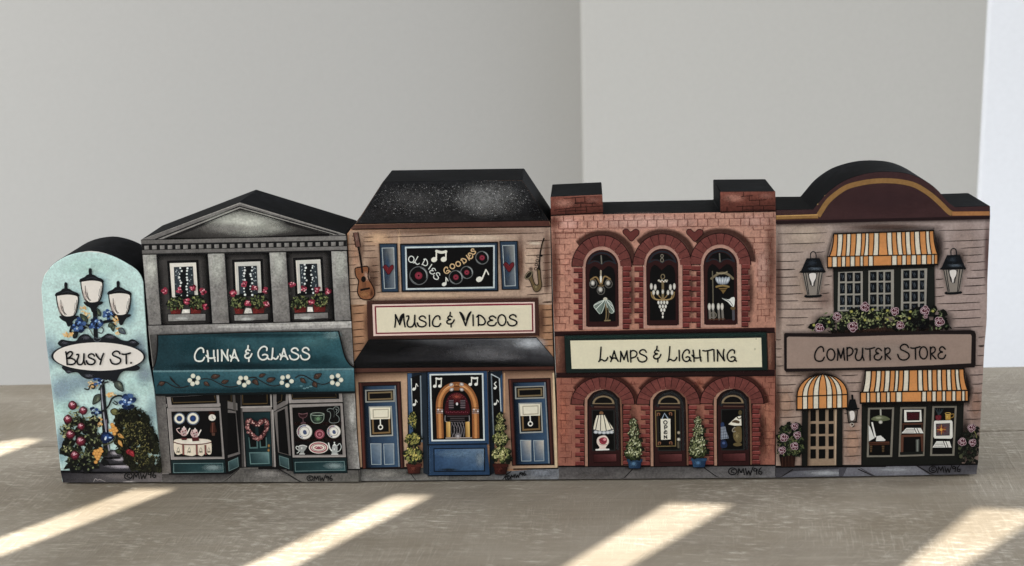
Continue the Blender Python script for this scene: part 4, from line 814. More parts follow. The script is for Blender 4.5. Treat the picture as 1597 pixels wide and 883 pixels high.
gt = B.part('guitar', 8, mot=.2); view(*vG)
gt.soft(240, 640, 90, 180, '#4d2f22', .5); gt.soft(140, 260, 40, 160, '#5c3a2a', .4)
gb = [(60, 500), (75, 480), (130, 470), (190, 462), (212, 490), (205, 545), (210, 600), (245, 660), (275, 730), (270, 790), (230, 825), (160, 830), (110, 800), (88, 740), (95, 670), (100, 620), (70, 570)]
gt.blob(gb, '#8a5a38', 4); gt.soft(190, 570, 36, 70, '#c3a28c', .7, rot=-20); gt.soft(160, 770, 80, 45, '#a67547', .8); gt.soft(90, 530, 30, 40, '#a06a40', .6); gt.soft(245, 760, 26, 60, '#5c3723', .7)
gt.ring(catmull(gb, 4, True), 12, '#20110c')
gt.poly([(42, 95), (95, 88), (122, 245), (92, 258), (70, 245)], '#6f4d42'); gt.soft(80, 150, 22, 60, '#94786c', .6); gt.ring([(42, 95), (95, 88), (122, 245), (92, 258), (70, 245)], 9, '#231310')
for y in (130, 175, 220): gt.line([(34 + (y - 130) * .2, y), (46 + (y - 130) * .2, y)], 10, '#4c2c22')
gt.line([(100, 255), (125, 400), (142, 530)], 22, '#1c100d'); gt.ell(154, 605, 26, 34, '#17100d')
for x in (146, 160, 174): gt.line([(x, 640), (x + 6, 700)], 3, '#2b1a14')
gt.poly([(118, 712), (222, 694), (230, 712), (122, 736)], '#1a0f0c')
for k, (v, dx, dy) in enumerate(((vG, 0, 0), (vH, 232, -28))):
    view(v[0] + dx / v[2], v[1] + dy / v[2], v[2])
    s_ = B.part('shutter', 6, mot=.25); o = [(332, 216), (520, 214), (538, 744), (358, 746)]
    s_.halo(o, 26, '#3a241a', .6); s_.poly(o, '#2f4458'); s_.quad([(360, 262), (488, 258), (502, 704), (386, 708)], ['#23364a', '#8a8c88', '#6a7580', '#1c2c3e'], 6, 4)
    s_.soft(420, 480, 40, 190, '#3d5974', .8); s_.box([(360, 262), (488, 258), (502, 704), (386, 708)], 9, '#9aa3a6'); s_.box(o, 10, '#10131a')
    h = B.part('heart', 12, parent=s_, mot=.2); hp = [(430, 555), (395, 510), (370, 475), (385, 448), (410, 452), (430, 488), (450, 458), (478, 446), (488, 478), (465, 515)]
    h.blob(hp, '#6f1f28', 3); h.ring(catmull(hp, 3, True), 5, '#33101a'); h.soft(420, 480, 18, 20, '#953a40', .6)
mw = B.part('picture_window', 6, mot=.25); view(*vF)
o = [(340, 508), (945, 495), (948, 796), (350, 800)]; mw.halo(o, 12, '#2a1a14', .7); mw.poly(o, '#2f4559'); mw.box(o, 9, '#0f1218')
mw.box([(372, 526), (924, 516), (924, 776), (378, 786)], 10, '#b9c3c4')
pn = B.part('pane', 9, parent=mw, mot=.05); pn.poly([(378, 532), (918, 522), (918, 770), (384, 780)], '#08080a')
def note2(p, x0, y0, x1, y1, c='#d8d6cc', w=8, r=14):          # beamed quavers
    p = B.part('music_note', 14, parent=p, mot=.05)
    p.line([(x0 + r * .9, y0), (x0 + r * .8, y1)], w, c); p.line([(x1 + r * .9, y0 + 4), (x1 + r * .8, y1 - 4)], w, c); p.line([(x0 + r * .9, y0 + 4), ((x0 + x1) / 2 + r, y0 + 12), (x1 + r * .9, y0 + 6)], w * 1.9, c); p.ell(x0, y1, r * 1.2, r, c, rot=-15, n=12); p.ell(x1, y1 - 2, r * 1.2, r, c, rot=-15, n=12)
def note1(p, x, y, h, c='#d8d6cc', w=8, r=14, lean=0, flag=1):
    p = B.part('music_note', 14, parent=p, mot=.05)
    p.ell(x, y, r * 1.2, r, c, rot=-25, n=12); p.line([(x + r, y), (x + r + lean, y - h)], w, c)
    if flag: p.line([(x + r + lean, y - h), (x + r + lean + h * .12 + 4, y - h * .7), (x + r + lean + h * .2 + 4, y - h * .5)], w * .8, c)
dc = mw; view(*vF)
note2(dc, 550, 545, 610, 602, '#cfcdc0', 9, 16); note1(dc, 832, 725, 60, '#dad8cc', 9, 17, lean=25); note1(dc, 612, 756, 42, '#d0cfc6', 7, 12)
for x, y, r in ((453, 702, 56), (850, 590, 40), (686, 712, 42), (754, 682, 38)):
    d = B.part('record', 12, parent=mw, mot=0); d.ell(x, y, r, r, '#0b0b0d', n=28); d.ring(circ(x, y, r, r, n=30), 5, '#6a6d6d'); d.line(circ(x, y, r * .9, r * .9, n=12, a0=-80, a1=20), 5, '#9aa0a0', taper=.8); d.line(circ(x, y, r * .9, r * .9, n=8, a0=100, a1=170), 4, '#7a8080', taper=.8); d.ell(x, y, r * .42, r * .42, '#7d2338', '#a34055', n=16); d.ell(x, y, r * .12, r * .12, '#17060a', n=8)
lt = B.part('lettering', 13, parent=mw, mot=.05)
def rot_text(p, items, w, c):
    for ch, cx, cy, bw, bh, a in items:
        ca, sa = math.cos(R(a)), math.sin(R(a))
        for stq in GLYPH[ch]:
            p.line([(cx + (q[0] - .5) * bw * ca - (q[1] - .5) * bh * sa, cy + (q[0] - .5) * bw * sa + (q[1] - .5) * bh * ca) for q in stq], w, c, sm=4 if len(stq) > 2 else 0, closed=(ch == 'O'))
view(*vG); rot_text(lt, [('O', 682, 385, 60, 68, 5), ('L', 750, 400, 62, 85, 25), ('D', 835, 420, 62, 80, 28), ('I', 890, 468, 10, 62, 35), ('E', 918, 515, 58, 66, 25), ('S', 962, 568, 60, 78, 30)], 10, '#c9ccc6')
view(*vF); rot_text(lt, [('G', 628, 668, 36, 38, -25), ('O', 664, 644, 28, 30, -28), ('O', 700, 629, 28, 30, -28), ('D', 735, 608, 28, 36, -30), ('I', 761, 590, 6, 34, -30), ('E', 776, 578, 26, 36, -30), ('S', 793, 552, 26, 34, -28)], 7, '#c2a67a')
sx = B.part('saxophone', 8, mot=.2); view(*vH)
sx.soft(1080, 640, 50, 140, '#5a3a2c', .5); sx.soft(905, 490, 30, 30, '#4a2a20', .7)
sb_ = [(850, 590), (870, 545), (905, 522), (920, 540), (925, 590), (945, 650), (965, 672), (985, 655), (980, 580), (975, 490), (1005, 480), (1015, 600), (1025, 660), (1010, 715), (970, 745), (935, 725), (905, 650), (880, 605)]
sx.blob(sb_, '#6d5b3b', 4); sx.soft(960, 690, 26, 40, '#93835c', .8); sx.ring(catmull(sb_, 4, True), 8, '#17110c'); sx.poly(circ(880, 560, 50, 24, rot=-48), '#2c2418'); sx.ring(circ(880, 560, 50, 24, rot=-48), 8, '#8d8166'); sx.ring(circ(880, 560, 56, 30, rot=-48), 5, '#17110c')
sx.line([(1048, 155), (1030, 210), (1010, 300), (1000, 400), (995, 500)], 16, '#17110c'); sx.line([(1040, 190), (1020, 270)], 5, '#5c4b30')
for x, y in ((985, 350), (975, 400), (965, 445), (958, 490)): sx.ring(circ(x, y, 16, 14, n=10), 7, '#17110c')
for x, y in ((1020, 345), (995, 460), (990, 480)): sx.ell(x, y, 14, 12, '#17110c')
# sign board
sg = B.part('sign_board', 8, mot=.08); view(*vI)
o = [(112, 24), (1444, 2), (1452, 290), (120, 322)]; sg.halo(o, 30, '#4a2c20', .6); sg.poly(o, '#4a2e26'); sg.band([(120, 30), (1440, 8)], 24, '#5f4036', .6)
sg.poly([(153, 50), (1416, 30), (1420, 270), (162, 295)], '#efd2c6'); sg.box([(176, 68), (1398, 47), (1402, 255), (184, 275)], 11, '#7a1c30'); sg.poly([(184, 75), (1390, 54), (1394, 248), (192, 267)], '#f0e7ca')
sg.line([(700, 58), (1398, 46)], 14, '#86203a', taper=.5)
lt = B.part('lettering', 12, parent=sg, mot=0)
lt.text([('M', 324, 124, 408, 226), ('U', 420, 134, 494, 226), ('S', 503, 140, 572, 224), ('I', 590, 134, 606, 220), ('C', 620, 138, 684, 222), ('&', 730, 112, 790, 224), ('V', 834, 108, 920, 214), ('I', 930, 132, 945, 214), ('D', 965, 128, 1032, 216), ('E', 1048, 140, 1118, 216), ('O', 1130, 130, 1192, 214), ('S', 1205, 130, 1278, 216)], 12, '#121216')
lt.line([(836, 110), (850, 130), (872, 170)], 20, '#121216', taper=.6); lt.line([(912, 112), (900, 140), (885, 175)], 18, '#121216', taper=.6); lt.line([(388, 124), (375, 150), (365, 180)], 18, '#121216', taper=.6)
# lower canopy roof
cr = B.part('canopy_roof', 10, mot=.5); o = [(128, 325), (1428, 308), (1566, 462), (1567, 530), (800, 535), (14, 545), (12, 500)]
cr.poly(o, ['#1b1b1e', '#7a7c80', '#3f3f43', '#1a191b', '#1f1e1f', '#121214', '#17171a'])
for x, y, rx, ry, c, a in ((300, 380, 300, 90, '#171719', .8), (1050, 430, 340, 80, '#6a6a6d', .8), (1380, 350, 150, 56, '#b3b7bc', .8), (1000, 340, 300, 36, '#4c4d52', .7), (800, 520, 760, 40, '#101012', .9), (560, 420, 200, 60, '#3a393b', .5), (1180, 460, 200, 30, '#78777a', .4)): cr.soft(x, y, rx, ry, c, a)
cr.line([(126, 326), (1430, 308), (1568, 462)], 8, '#0e0e10', sm=0); cr.line([(126, 326), (12, 500)], 7, '#0e0e10')
ev = B.part('canopy_eave', 12, mot=.3); ev.quad([(14, 546), (1567, 531), (1568, 560), (16, 582)], ['#5a3a30', '#583328', '#4a2a22', '#56382e'], 8, 1); ev.line([(14, 545), (800, 538), (1567, 530)], 6, '#100c0c', sm=0); ev.line([(16, 582), (800, 568), (1568, 560)], 6, '#2a1814', sm=0)

# ground floor
g = B.part('lower_wall', 3, mot=.25); view(*vJ)
g.quad([(14, 55), (400, 45), (400, 745), (50, 745)], ['#957660', '#b39578', '#b89d82', '#b89a7c'])
g.fade([(14, 55), (400, 45)], 60, '#5c3f2d', .7); g.line([(30, 120), (55, 740)], 10, '#b99878', a=.9)
view(*vK); g = B.part('lower_wall', 3, mot=.25); g.quad([(390, 40), (770, 32), (786, 745), (400, 750)], ['#957660', '#997a62', '#bfa688', '#9c7e66']); g.fade([(390, 38), (770, 30)], 50, '#5c3f2d', .7); g.line([(760, 60), (778, 740)], 16, '#c9b591'); g.line([(402, 60), (404, 340)], 12, '#b58f6a')
pv = B.part('pavement', 4, mot=.7); view(*vJ); pv.quad([(50, 745), (744, 742), (744, 842), (54, 848)], ['#4a4947', '#4a4947', '#716f6b', '#787672']); pv.soft(230, 790, 190, 40, '#86837d', .8); pv.line([(410, 770), (440, 810), (466, 845)], 6, '#121212'); pv.line([(50, 746), (400, 744)], 16, '#121212'); pv.soft(560, 820, 160, 24, '#7b7872', .6)
view(*vK); pv.quad([(0, 795), (796, 742), (797, 836), (0, 842)], ['#3a3938', '#6d7076', '#75777a', '#6a6864']); pv.soft(670, 780, 130, 40, '#7c8087', .8); pv.line([(385, 836), (420, 790), (450, 770)], 7, '#121212'); pv.line([(470, 752), (790, 746)], 10, '#121212'); pv.soft(200, 815, 200, 22, '#6c6963', .6); pv.line([(0, 834), (796, 829)], 5, '#121212'); view(*vJ); pv.line([(54, 842), (744, 837)], 5, '#121212'); pv.line([(50, 740), (52, 845)], 5, '#121212')  # bottom strokes put the contact shadow into the colour
sgn = B.part('signature', 12); view(*vK); sign96(sgn, 408, 800, 3.2, c='#121214', w=2.0, rot=.25)
for k, (v, T) in enumerate(((vJ, lambda x, y: (x, y)), (vK, lambda x, y: (x * 1.0 + 388 + (y - 150) * .002, y - 25)))):
    view(*v); M_ = lambda l: [T(*q) for q in l]
    d = B.part('door', 6, mot=.25)
    d.poly(M_([(44, 125), (346, 118), (374, 745), (72, 750)]), '#3f201c'); d.poly(M_([(44, 125), (62, 125), (92, 745), (72, 750)]), '#5f3328'); d.line(M_([(330, 130), (356, 740)]), 10, '#54302a')
    d.box(M_([(44, 125), (346, 118), (374, 745), (72, 750)]), 5, '#190d0c')
    d.quad(M_([(76, 150), (316, 144), (346, 738), (100, 744)]), ['#22384e', '#3e5871', '#3d5a75', '#22384f']); d.fade(M_([(76, 150), (100, 744)]), -50, '#0f1a28', .8); d.line(M_([(308, 150), (336, 735)]), 8, '#8b9499', a=.8); d.box(M_([(76, 150), (316, 144), (346, 738), (100, 744)]), 6, '#0e1219')
    t_ = B.part('transom_pane', 10, parent=d, mot=.1); t_.poly(M_([(90, 178), (304, 172), (306, 264), (92, 270)]), '#8d8f8a'); t_.poly(M_([(100, 186), (294, 180), (296, 254), (102, 260)]), '#0a0a0c'); t_.box(M_([(116, 200), (282, 194), (284, 242), (118, 248)]), 11, '#7a6a4c')
    p_ = B.part('pane', 10, parent=d, mot=.1); p_.poly(M_([(116, 298), (284, 294), (294, 512), (126, 518)]), '#9a9d99'); p_.poly(M_([(124, 306), (276, 302), (284, 502), (134, 508)]), '#0b0b0b'); p_.box(M_([(142, 320), (262, 316), (268, 486), (150, 492)]), 12, '#7d653f')
    p_.poly(M_([(124, 306), (274, 304), (272, 388), (130, 392)]), '#d2cdb9'); p_.box(M_([(148, 322), (258, 318), (258, 376), (150, 380)]), 7, '#a59d86'); p_.line(M_([(200, 392), (202, 432)]), 8, '#cfcdc4'); p_.ring([T(*q) for q in circ(202, 448, 15, 15)], 8, '#d6d4cb')
    for q in ([(130, 568), (206, 568), (206, 718), (138, 718)], [(224, 570), (298, 568), (300, 716), (232, 718)]):
        q = M_(q); pp = B.part('door_panel', 10, parent=d, mot=.25); pp.quad(q, ['#5f7385', '#c0b5a4' if k else '#7f8c96', '#5d7388', '#3a536c']); pp.box(q, 5, '#94a0a5')
# bay window with jukebox
bay = B.part('bay_window', 8, mot=.25); view(*vJ)
bay.poly([(395, 55), (550, 48), (560, 800), (520, 785), (515, 560), (400, 520)], '#1a2633'); bay.poly([(398, 60), (428, 58), (440, 520), (412, 500)], '#3f5d7c'); bay.line([(425, 90), (436, 330)], 7, '#aeb8ba'); bay.poly([(428, 84), (486, 72), (496, 560), (440, 560)], '#0a0a0c'); bay.line([(425, 90), (500, 66)], 8, '#101418'); bay.line([(492, 78), (502, 555)], 9, '#7c8890'); bay.poly([(500, 60), (532, 58), (548, 790), (512, 780)], '#23303c')
view(*vK); bay.poly([(280, 45), (388, 40), (392, 360), (330, 560), (330, 780), (300, 795)], '#1d2833'); bay.poly([(304, 62), (372, 92), (376, 420), (324, 520)], '#0b0b0d'); bay.line([(308, 66), (324, 500)], 9, '#6d7880'); bay.line([(308, 64), (366, 94), (378, 330)], 8, '#aab4b8', sm=0); bay.poly([(374, 80), (388, 60), (392, 340), (382, 340)], '#31506d'); bay.poly([(284, 60), (302, 60), (322, 780), (300, 795)], '#16202a')
vJb = (665, 575, 7.36); view(*vJb)
bay.poly([(2, 40), (695, 22), (718, 870), (20, 882)], '#2e4c6b'); bay.fade([(2, 40), (20, 882)], -26, '#5f7f9c', .5); bay.line([(4, 40), (695, 24)], 10, '#16202c')
view(*vK); bay.poly([(-155, 578), (275, 570), (298, 795), (-150, 800)], '#2b4866'); bay.line([(-155, 576), (275, 569)], 10, '#131c26'); bay.line([(296, 40), (296, 60), (300, 795)], 10, '#0f151b', sm=0); bay.line([(-150, 800), (298, 796)], 9, '#0f151b'); bay.fade([(-152, 585), (-148, 795)], -18, '#6384a2', .6)
view(*vJ); bay.line([(540, 50), (552, 790)], 8, '#0f151b')
pl = B.part('bay_panel', 12, parent=bay, mot=.5); view(*vK); q = [(-108, 604), (258, 600), (258, 764), (-106, 768)]; pl.quad(q, ['#35587c', '#6b8195', '#3d5f7f', '#2a4868']); pl.soft(60, 640, 190, 36, '#6d8aa3', .6); pl.soft(225, 680, 40, 70, '#8a9aa5', .6); pl.soft(0, 755, 90, 12, '#2e3028', .7); pl.box(q, 7, '#10161d')
view(*vJ); n1 = bay; note1(n1, 444, 172, 40, '#d9dad2', 6, 11, lean=6); note1(n1, 446, 285, 36, '#d9dad2', 6, 10, lean=0)
view(*vK); n1 = B.part('music_note', 12, parent=bay, mot=.05); n1.line([(342, 120), (330, 135), (345, 155), (334, 172)], 7, '#d9dad2'); n1.ell(334, 165, 10, 9, '#d9dad2'); note1(bay, 335, 280, 30, '#d9dad2', 6, 9, lean=6)
pn = B.part('pane', 12, parent=bay, mot=.05); view(*vJb); q = [(44, 70), (645, 60), (662, 818), (66, 826)]; pn.poly(q, '#08080a'); pn.box(q, 17, '#bfc6c5')
n1 = bay; note2(n1, 96, 108, 155, 202, '#dcdcd4', 11, 18); note2(n1, 503, 100, 570, 182, '#dcdcd4', 11, 18)
jb = B.part('jukebox', 15, mot=.15); view(*vJb)
arch = [(160, 800), (155, 640), (150, 520), (148, 420), (160, 340), (200, 262), (262, 212), (345, 192), (430, 205), (492, 255), (535, 330), (556, 410), (562, 520), (565, 640), (568, 800)]
jb.poly([(195, 798), (200, 400), (240, 300), (345, 240), (450, 290), (510, 400), (525, 798)], '#150c0c')
ac = catmull(arch, 4); jb.line(arch, 86, '#1a0f08', cap=False); jb.line(arch, 78, '#8f5a28', cap=False); jb.band(arch, 50, '#c98d4a', .8); jb.line([(x - 12, y - 4) for x, y in arch[5:10]], 8, '#dcb283', taper=.9)
for x0, x1 in ((120, 188), (530, 600)):
    for y in (470, 490, 510): jb.line([(x0, y), (x1, y)], 8, '#8a8688')
    for y in (450, 480, 500): jb.line([(x0, y), (x1, y)], 6, '#2a1c18')
    jb.ell((x0 + x1) / 2 - 18, 470, 8, 10, '#ddd8d8'); jb.ell((x0 + x1) / 2 + 26, 490, 8, 10, '#ddd8d8')
for x, y, a in ((285, 185, -25), (405, 180, 20), (290, 240, -25), (405, 240, 20)): jb.ell(x, y, 26, 20, '#7c7472', '#e6e0dc', rot=a)
jb.poly([(312, 165), (380, 165), (376, 250), (318, 250)], '#8a5526'); jb.line([(316, 205), (378, 205)], 8, '#4a2a12'); jb.soft(346, 185, 26, 14, '#c08a4a', .8)
do = B.part('jukebox_dial', 18, parent=jb, mot=.3); do.blob([(218, 520), (222, 400), (260, 310), (345, 272), (430, 305), (480, 390), (490, 520), (350, 530)], '#4a101c', 4); do.soft(350, 320, 80, 40, '#9a4a3c', .8)
for x in range(230, 490, 22): do.ell(x, 500 + 4 * math.sin(x), 6, 6, '#8a4050', n=7)
for a in range(200, 345, 14): do.ell(350 + 118 * math.cos(R(a)), 420 + 130 * math.sin(R(a)), 6, 6, '#7a3040', n=7)
do.poly([(262, 400), (440, 400), (446, 480), (258, 482)], '#0b0a0b')
for x in (285, 418):
    do.poly([(x - 28, 360), (x + 26, 356), (x + 28, 465), (x - 24, 470)], '#3a3338')
    for y in (370, 395, 420, 445): do.line([(x - 26, y), (x + 26, y)], 7, '#85747a')
for t in range(5): do.line([(310 + t * 20, 340), (318 + t * 16, 380)], 5, '#6f2a2a')
do.ell(351, 405, 13, 17, '#c9c4c4', '#f5f2ef')
jb.poly([(222, 530), (490, 528), (490, 600), (222, 605)], '#211a1c')
for y in (548, 572, 594): jb.line([(240, y), (475, y - 2)], 6, '#5d5457')
jb.ell(240, 578, 34, 28, '#0f0b0b'); jb.ell(470, 576, 34, 28, '#0f0b0b'); jb.line([(215, 540), (215, 600), (240, 612)], 6, '#9a9698'); jb.line([(490, 540), (492, 600), (470, 612)], 6, '#9a9698')
for x in (250, 472): c_ = B.part('light_column', 18, parent=jb, mot=.15); c_.quad([(x - 24, 612), (x + 24, 610), (x + 26, 786), (x - 22, 790)], ['#b0883c', '#d8b566', '#c9a353', '#8a6426'])
gr = B.part('grille', 18, parent=jb, mot=.1); gr.poly([(285, 612), (440, 610), (446, 795), (280, 798)], '#100d0f')
for i in range(5): gr.line([(285 + i * 32, 612), (325 + i * 28, 700), (290 + i * 34, 795)], 5, '#857f83'); gr.line([(300 + i * 34, 612), (262 + i * 34 + 20, 700), (310 + i * 30, 795)], 5, '#6d686b')
gr.ell(362, 775, 38, 34, '#6a6567', '#b3aeb0'); gr.ring(circ(362, 775, 24, 20), 5, '#3a3638'); gr.line([(225, 797), (520, 794)], 12, '#9a8f88')
# potted topiaries
def topiary(v, tiers, pot, light, seed, potc):
    view(*v); t = B.part('potted_topiary', 20, mot=.25)
    ph = [(pot[0], pot[1]), (pot[2], pot[1]), (pot[2] - 14, pot[3]), (pot[0] + 14, pot[3])]
    t.soft((pot[0] + pot[2]) / 2, pot[3] - 4, (pot[2] - pot[0]) * .8, 22, '#0c0b0a', .7)
    po = B.part('flower_pot', 22, parent=t, mot=.25); po.poly(ph, [potc[0], potc[1], potc[1], potc[0]]); po.soft((pot[0] + pot[2]) / 2 - 8, (pot[1] + pot[3]) / 2, (pot[2] - pot[0]) * .25, (pot[3] - pot[1]) * .35, potc[2], .8); po.poly([(pot[0] - 4, pot[1]), (pot[2] + 4, pot[1]), (pot[2] + 2, pot[1] + (pot[3] - pot[1]) * .3), (pot[0] - 2, pot[1] + (pot[3] - pot[1]) * .3)], potc[0]); po.ring(ph, 4, '#14100e')
    f = B.part('foliage', 24, parent=t, mot=.3)
    for k, (cx, cy, rx, ry) in enumerate(tiers):
        f.dabs([(cx, cy, rx, ry)], 40, ['#12160d', '#1a2012', '#20261a'], rx * .55, rx * .4, seed=seed + k); f.dabs([(cx - rx * .15, cy - ry * .1, rx * .9, ry * .85)], 50, light, rx * .38, rx * .17, ang=-60, spread=40, seed=seed + 60 + k)
        f.dabs([(cx - rx * .1, cy, rx * .95, ry * .95)], 60, ['#2f3a1c', '#45502a', '#1d2615'], rx * .34, rx * .16, ang=-60, spread=50, seed=seed + 20 + k)
        f.dabs([(cx - rx * .1, cy - ry * .15, rx * .75, ry * .75)], 42, light, rx * .3, rx * .13, ang=-60, spread=50, seed=seed + 40 + k)
GT = ['#8f8a3c', '#a89f4a', '#6d7034', '#c2b45a', '#7d8040']
topiary(vJ, [(440, 400, 36, 66), (440, 540, 56, 52), (446, 655, 74, 58)], (390, 712, 500, 785), GT, 300, ('#5a2a22', '#3a1a16', '#7d4436'))
topiary(vK, [(374, 400, 34, 62), (376, 455, 42, 30), (378, 535, 60, 52), (386, 650, 74, 62)], (322, 712, 430, 790), ['#8f8f52', '#a5a468', '#6d7042', '#b9b47c', '#7d8040'], 400, ('#4a221c', '#2e1512', '#643229'))
B.finish()

# ================================================================== block: lamps and lighting shop
vL, vM, vN, vO, vP, vQ = (850, 270, 4.3162), (860, 350, 4.9056), (1030, 350, 4.908), (860, 510, 4.4986), (860, 580, 4.9056), (1035, 580, 4.9056)
B = Block('lamp_shop_block', 'red brick wooden block with two square chimneys painted as a lamps and lighting shop', (870.8, 750.2), (1209.2, 747.6), DEPTH)
sil = px(vL, [(36, 160), (386, 144), (391, 284), (1180, 268), (1178, 126), (1551, 123), (1555, 400)]) + px(vQ, [(858, 40), (854, 823)]) + px(vP, [(53, 834), (36, 60)]) + px(vM, [(12, 600)])
B.body(sil, '#9c6654', .5)
BD, PK = '#1d1112', '#b98a78'
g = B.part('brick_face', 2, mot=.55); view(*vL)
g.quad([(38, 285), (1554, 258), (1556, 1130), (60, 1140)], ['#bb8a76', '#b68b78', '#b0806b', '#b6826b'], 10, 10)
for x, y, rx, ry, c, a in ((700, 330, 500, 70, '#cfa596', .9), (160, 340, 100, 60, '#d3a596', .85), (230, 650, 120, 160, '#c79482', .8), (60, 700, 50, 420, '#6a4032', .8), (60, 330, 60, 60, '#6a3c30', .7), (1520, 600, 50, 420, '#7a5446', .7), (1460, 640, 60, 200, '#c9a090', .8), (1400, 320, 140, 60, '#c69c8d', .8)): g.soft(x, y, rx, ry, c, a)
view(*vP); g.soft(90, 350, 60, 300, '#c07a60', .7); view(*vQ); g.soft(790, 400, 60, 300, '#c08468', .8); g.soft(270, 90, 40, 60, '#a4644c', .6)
m = B.part('mortar_lines', 4, mot=.1); MC = '#6d382f'; rg = random.Random(9)
def courses(v, rows, dx, x_lo, x_hi, off=0, lw=3.6):
    view(*v)
    for i, (y0, y1) in enumerate(zip(rows[:-1], rows[1:])):
        lo, hi = x_lo(y0), x_hi(y0)
        x = lo
        while x < hi - dx * .4:
            e_ = min(hi, x + dx * rg.uniform(.7, 1.5))
            if rg.random() < .86: m.line([(x, y0 + rg.uniform(-2, 2)), ((x + e_) / 2, y0 + rg.uniform(-2, 2)), (e_, y0 + rg.uniform(-2, 2))], lw * rg.uniform(.6, 1.1), MC, taper=.4)
            x = e_
        x = lo + (dx * .55 if (i + off) % 2 else dx * .15)
        while x < hi:
            if rg.random() < .9: m.line([(x, y0), (x + rg.uniform(-2, 2), y1)], lw * rg.uniform(.6, 1.1), MC)
            x += dx * rg.uniform(.92, 1.08)
view(*vL)
for i, (y, h) in enumerate(((290, 38), (328, 50), (378, 30))):
    x = 60 + 30 * (i % 2)
    while x < 1540:
        sl_y = y - (x - 40) * .018
        if not (i == 2 and (240 < x < 640 or 640 < x < 1060 or 1080 < x < 1380)):
            m.line([(x, sl_y + 4), (x + rg.uniform(-3, 3), sl_y + h - 4)], 4, MC); m.line([(x, sl_y + h), (x + 35, sl_y + h - 1), (x + 66, sl_y + h - 2)], 3.6 * rg.uniform(.6, 1), MC, taper=.4)
        x += 68 * rg.uniform(.9, 1.1)
courses(vM, [60, 105, 152, 200, 228, 265, 308, 355, 385, 430, 470, 515, 560, 600, 650, 705, 760, 800], 74, lambda y: 22, lambda y: 150 if y > 150 else 330 - (y - 60) * 2, lw=4)
courses(vN, [50, 100, 140, 190, 225, 265, 310, 350, 395, 440, 480, 525, 570, 610, 650, 700, 745], 66, lambda y: 735 if y > 200 else 560 + y * .8, lambda y: 872, 1, lw=4)
courses(vP, [50, 95, 150, 205, 258, 320, 375, 435, 485, 548, 605, 655, 695], 82, lambda y: 62, lambda y: 160 if y > 150 else 230 - y * .4, lw=4.5)
courses(vQ, [40, 80, 125, 180, 245, 300, 350, 410, 455, 510, 560, 620, 670], 64, lambda y: 770 if y > 150 else 690 + y * .4, lambda y: 850, lw=4.5)
view(*vO); 
for x in (580, 1010, 1040, 560): m.line([(x, 385), (x + 2, 402)], 4, MC); m.line([(x - 25, 402), (x + 30, 400)], 4, MC)
for nm, q, ls in (('l', [(36, 162), (386, 150), (391, 268), (38, 286)], [(130, 172, 270, 160), (205, 200, 272, 196), (200, 206, 340, 202), (60, 250, 200, 232), (200, 232, 388, 222), (90, 258, 280, 250), (205, 168, 206, 202), (268, 160, 268, 196), (240, 205, 242, 232), (318, 200, 318, 224), (140, 242, 140, 276), (205, 238, 205, 264), (280, 232, 280, 262)]), ('r', [(1180, 127), (1551, 124), (1553, 256), (1180, 264)], [(1320, 158, 1395, 152), (1375, 185, 1490, 180), (1290, 225, 1545, 218), (1335, 248, 1540, 248), (1335, 130, 1335, 156), (1375, 158, 1375, 184), (1445, 182, 1445, 218), (1330, 226, 1330, 258), (1400, 224, 1400, 256), (1470, 222, 1470, 252), (1225, 228, 1225, 262)])):
    view(*vL); c = B.part('chimney', 5, mot=.7); c.quad(q, ['#8a5344', '#7c4a3c', '#54291f', '#5c2f25']); c.soft(q[0][0] + 90, q[0][1] + 40, 90, 36, '#b98472', .7); c.soft(q[1][0] - 60, q[1][1] + 30, 70, 26, '#a87466', .5); c.band([q[3], q[2]], 14, '#2c1410', .9)
    for x1, y1, x2, y2 in ls: c.line([(x1, y1), (x2, y2)], 4.5, '#30140f')
def heart(v, pts, nm='heart'):
    view(*v); h = B.part(nm, 8, mot=.2); h.blob(pts, '#6d3833', 4); h.ring(catmull(pts, 4, True), 5, '#2a1214')
hp0 = [(612, 130), (575, 95), (548, 65), (552, 42), (580, 36), (605, 58), (640, 36), (668, 48), (668, 75), (645, 100)]
heart(vM, hp0); heart(vN, [(262, 132), (225, 95), (200, 68), (205, 42), (232, 38), (260, 60), (290, 38), (322, 46), (325, 75), (300, 100)])
# upper arched windows: T maps window template (from the middle of view M) to each window
VO, VOs = '#74403a', '#5f302c'
def arch_ring(p, cx, cy, rx, ry, tx_, n, bx=0):
    o = []
    for i in range(n):
        a0, a1 = 180 + 180 * i / n + .6, 180 + 180 * (i + 1) / n - .6
        q = circ(cx, cy, rx, ry, n=3, a0=a0, a1=a1) + circ(cx + bx, cy, rx - tx_, ry - tx_, n=3, a0=a0, a1=a1)[::-1]
        b = B.part('brick', 10, parent=p, mot=.5); k = rg.uniform(.88, 1.12); b.poly(q, tuple(min(.9, x * k) for x in rgb(VO)))
def quoins(p, x, y0, y1, side, n, lw, wide):
    h = (y1 - y0) / n
    for i in range(n):
        w = lw if i % 2 else wide; y = y0 + i * h
        q = [(x, y + h * .1), (x + side * w, y + h * .1), (x + side * w, y + h * .96), (x, y + h * .96)]
        b = B.part('brick', 10, parent=p, mot=.5); k = rg.uniform(.85, 1.15); b.poly(q, tuple(min(.9, c * k) for c in rgb('#6f332f' if i % 2 else '#7d3d37')))
        b.line([(x, y + h * .98), (x + side * w, y + h * .98)], 7, '#2c1213', cap=False); b.line([(x + side * w * .1, y + h * .14), (x + side * w * .95, y + h * .14)], 4, '#a0605a', cap=False)
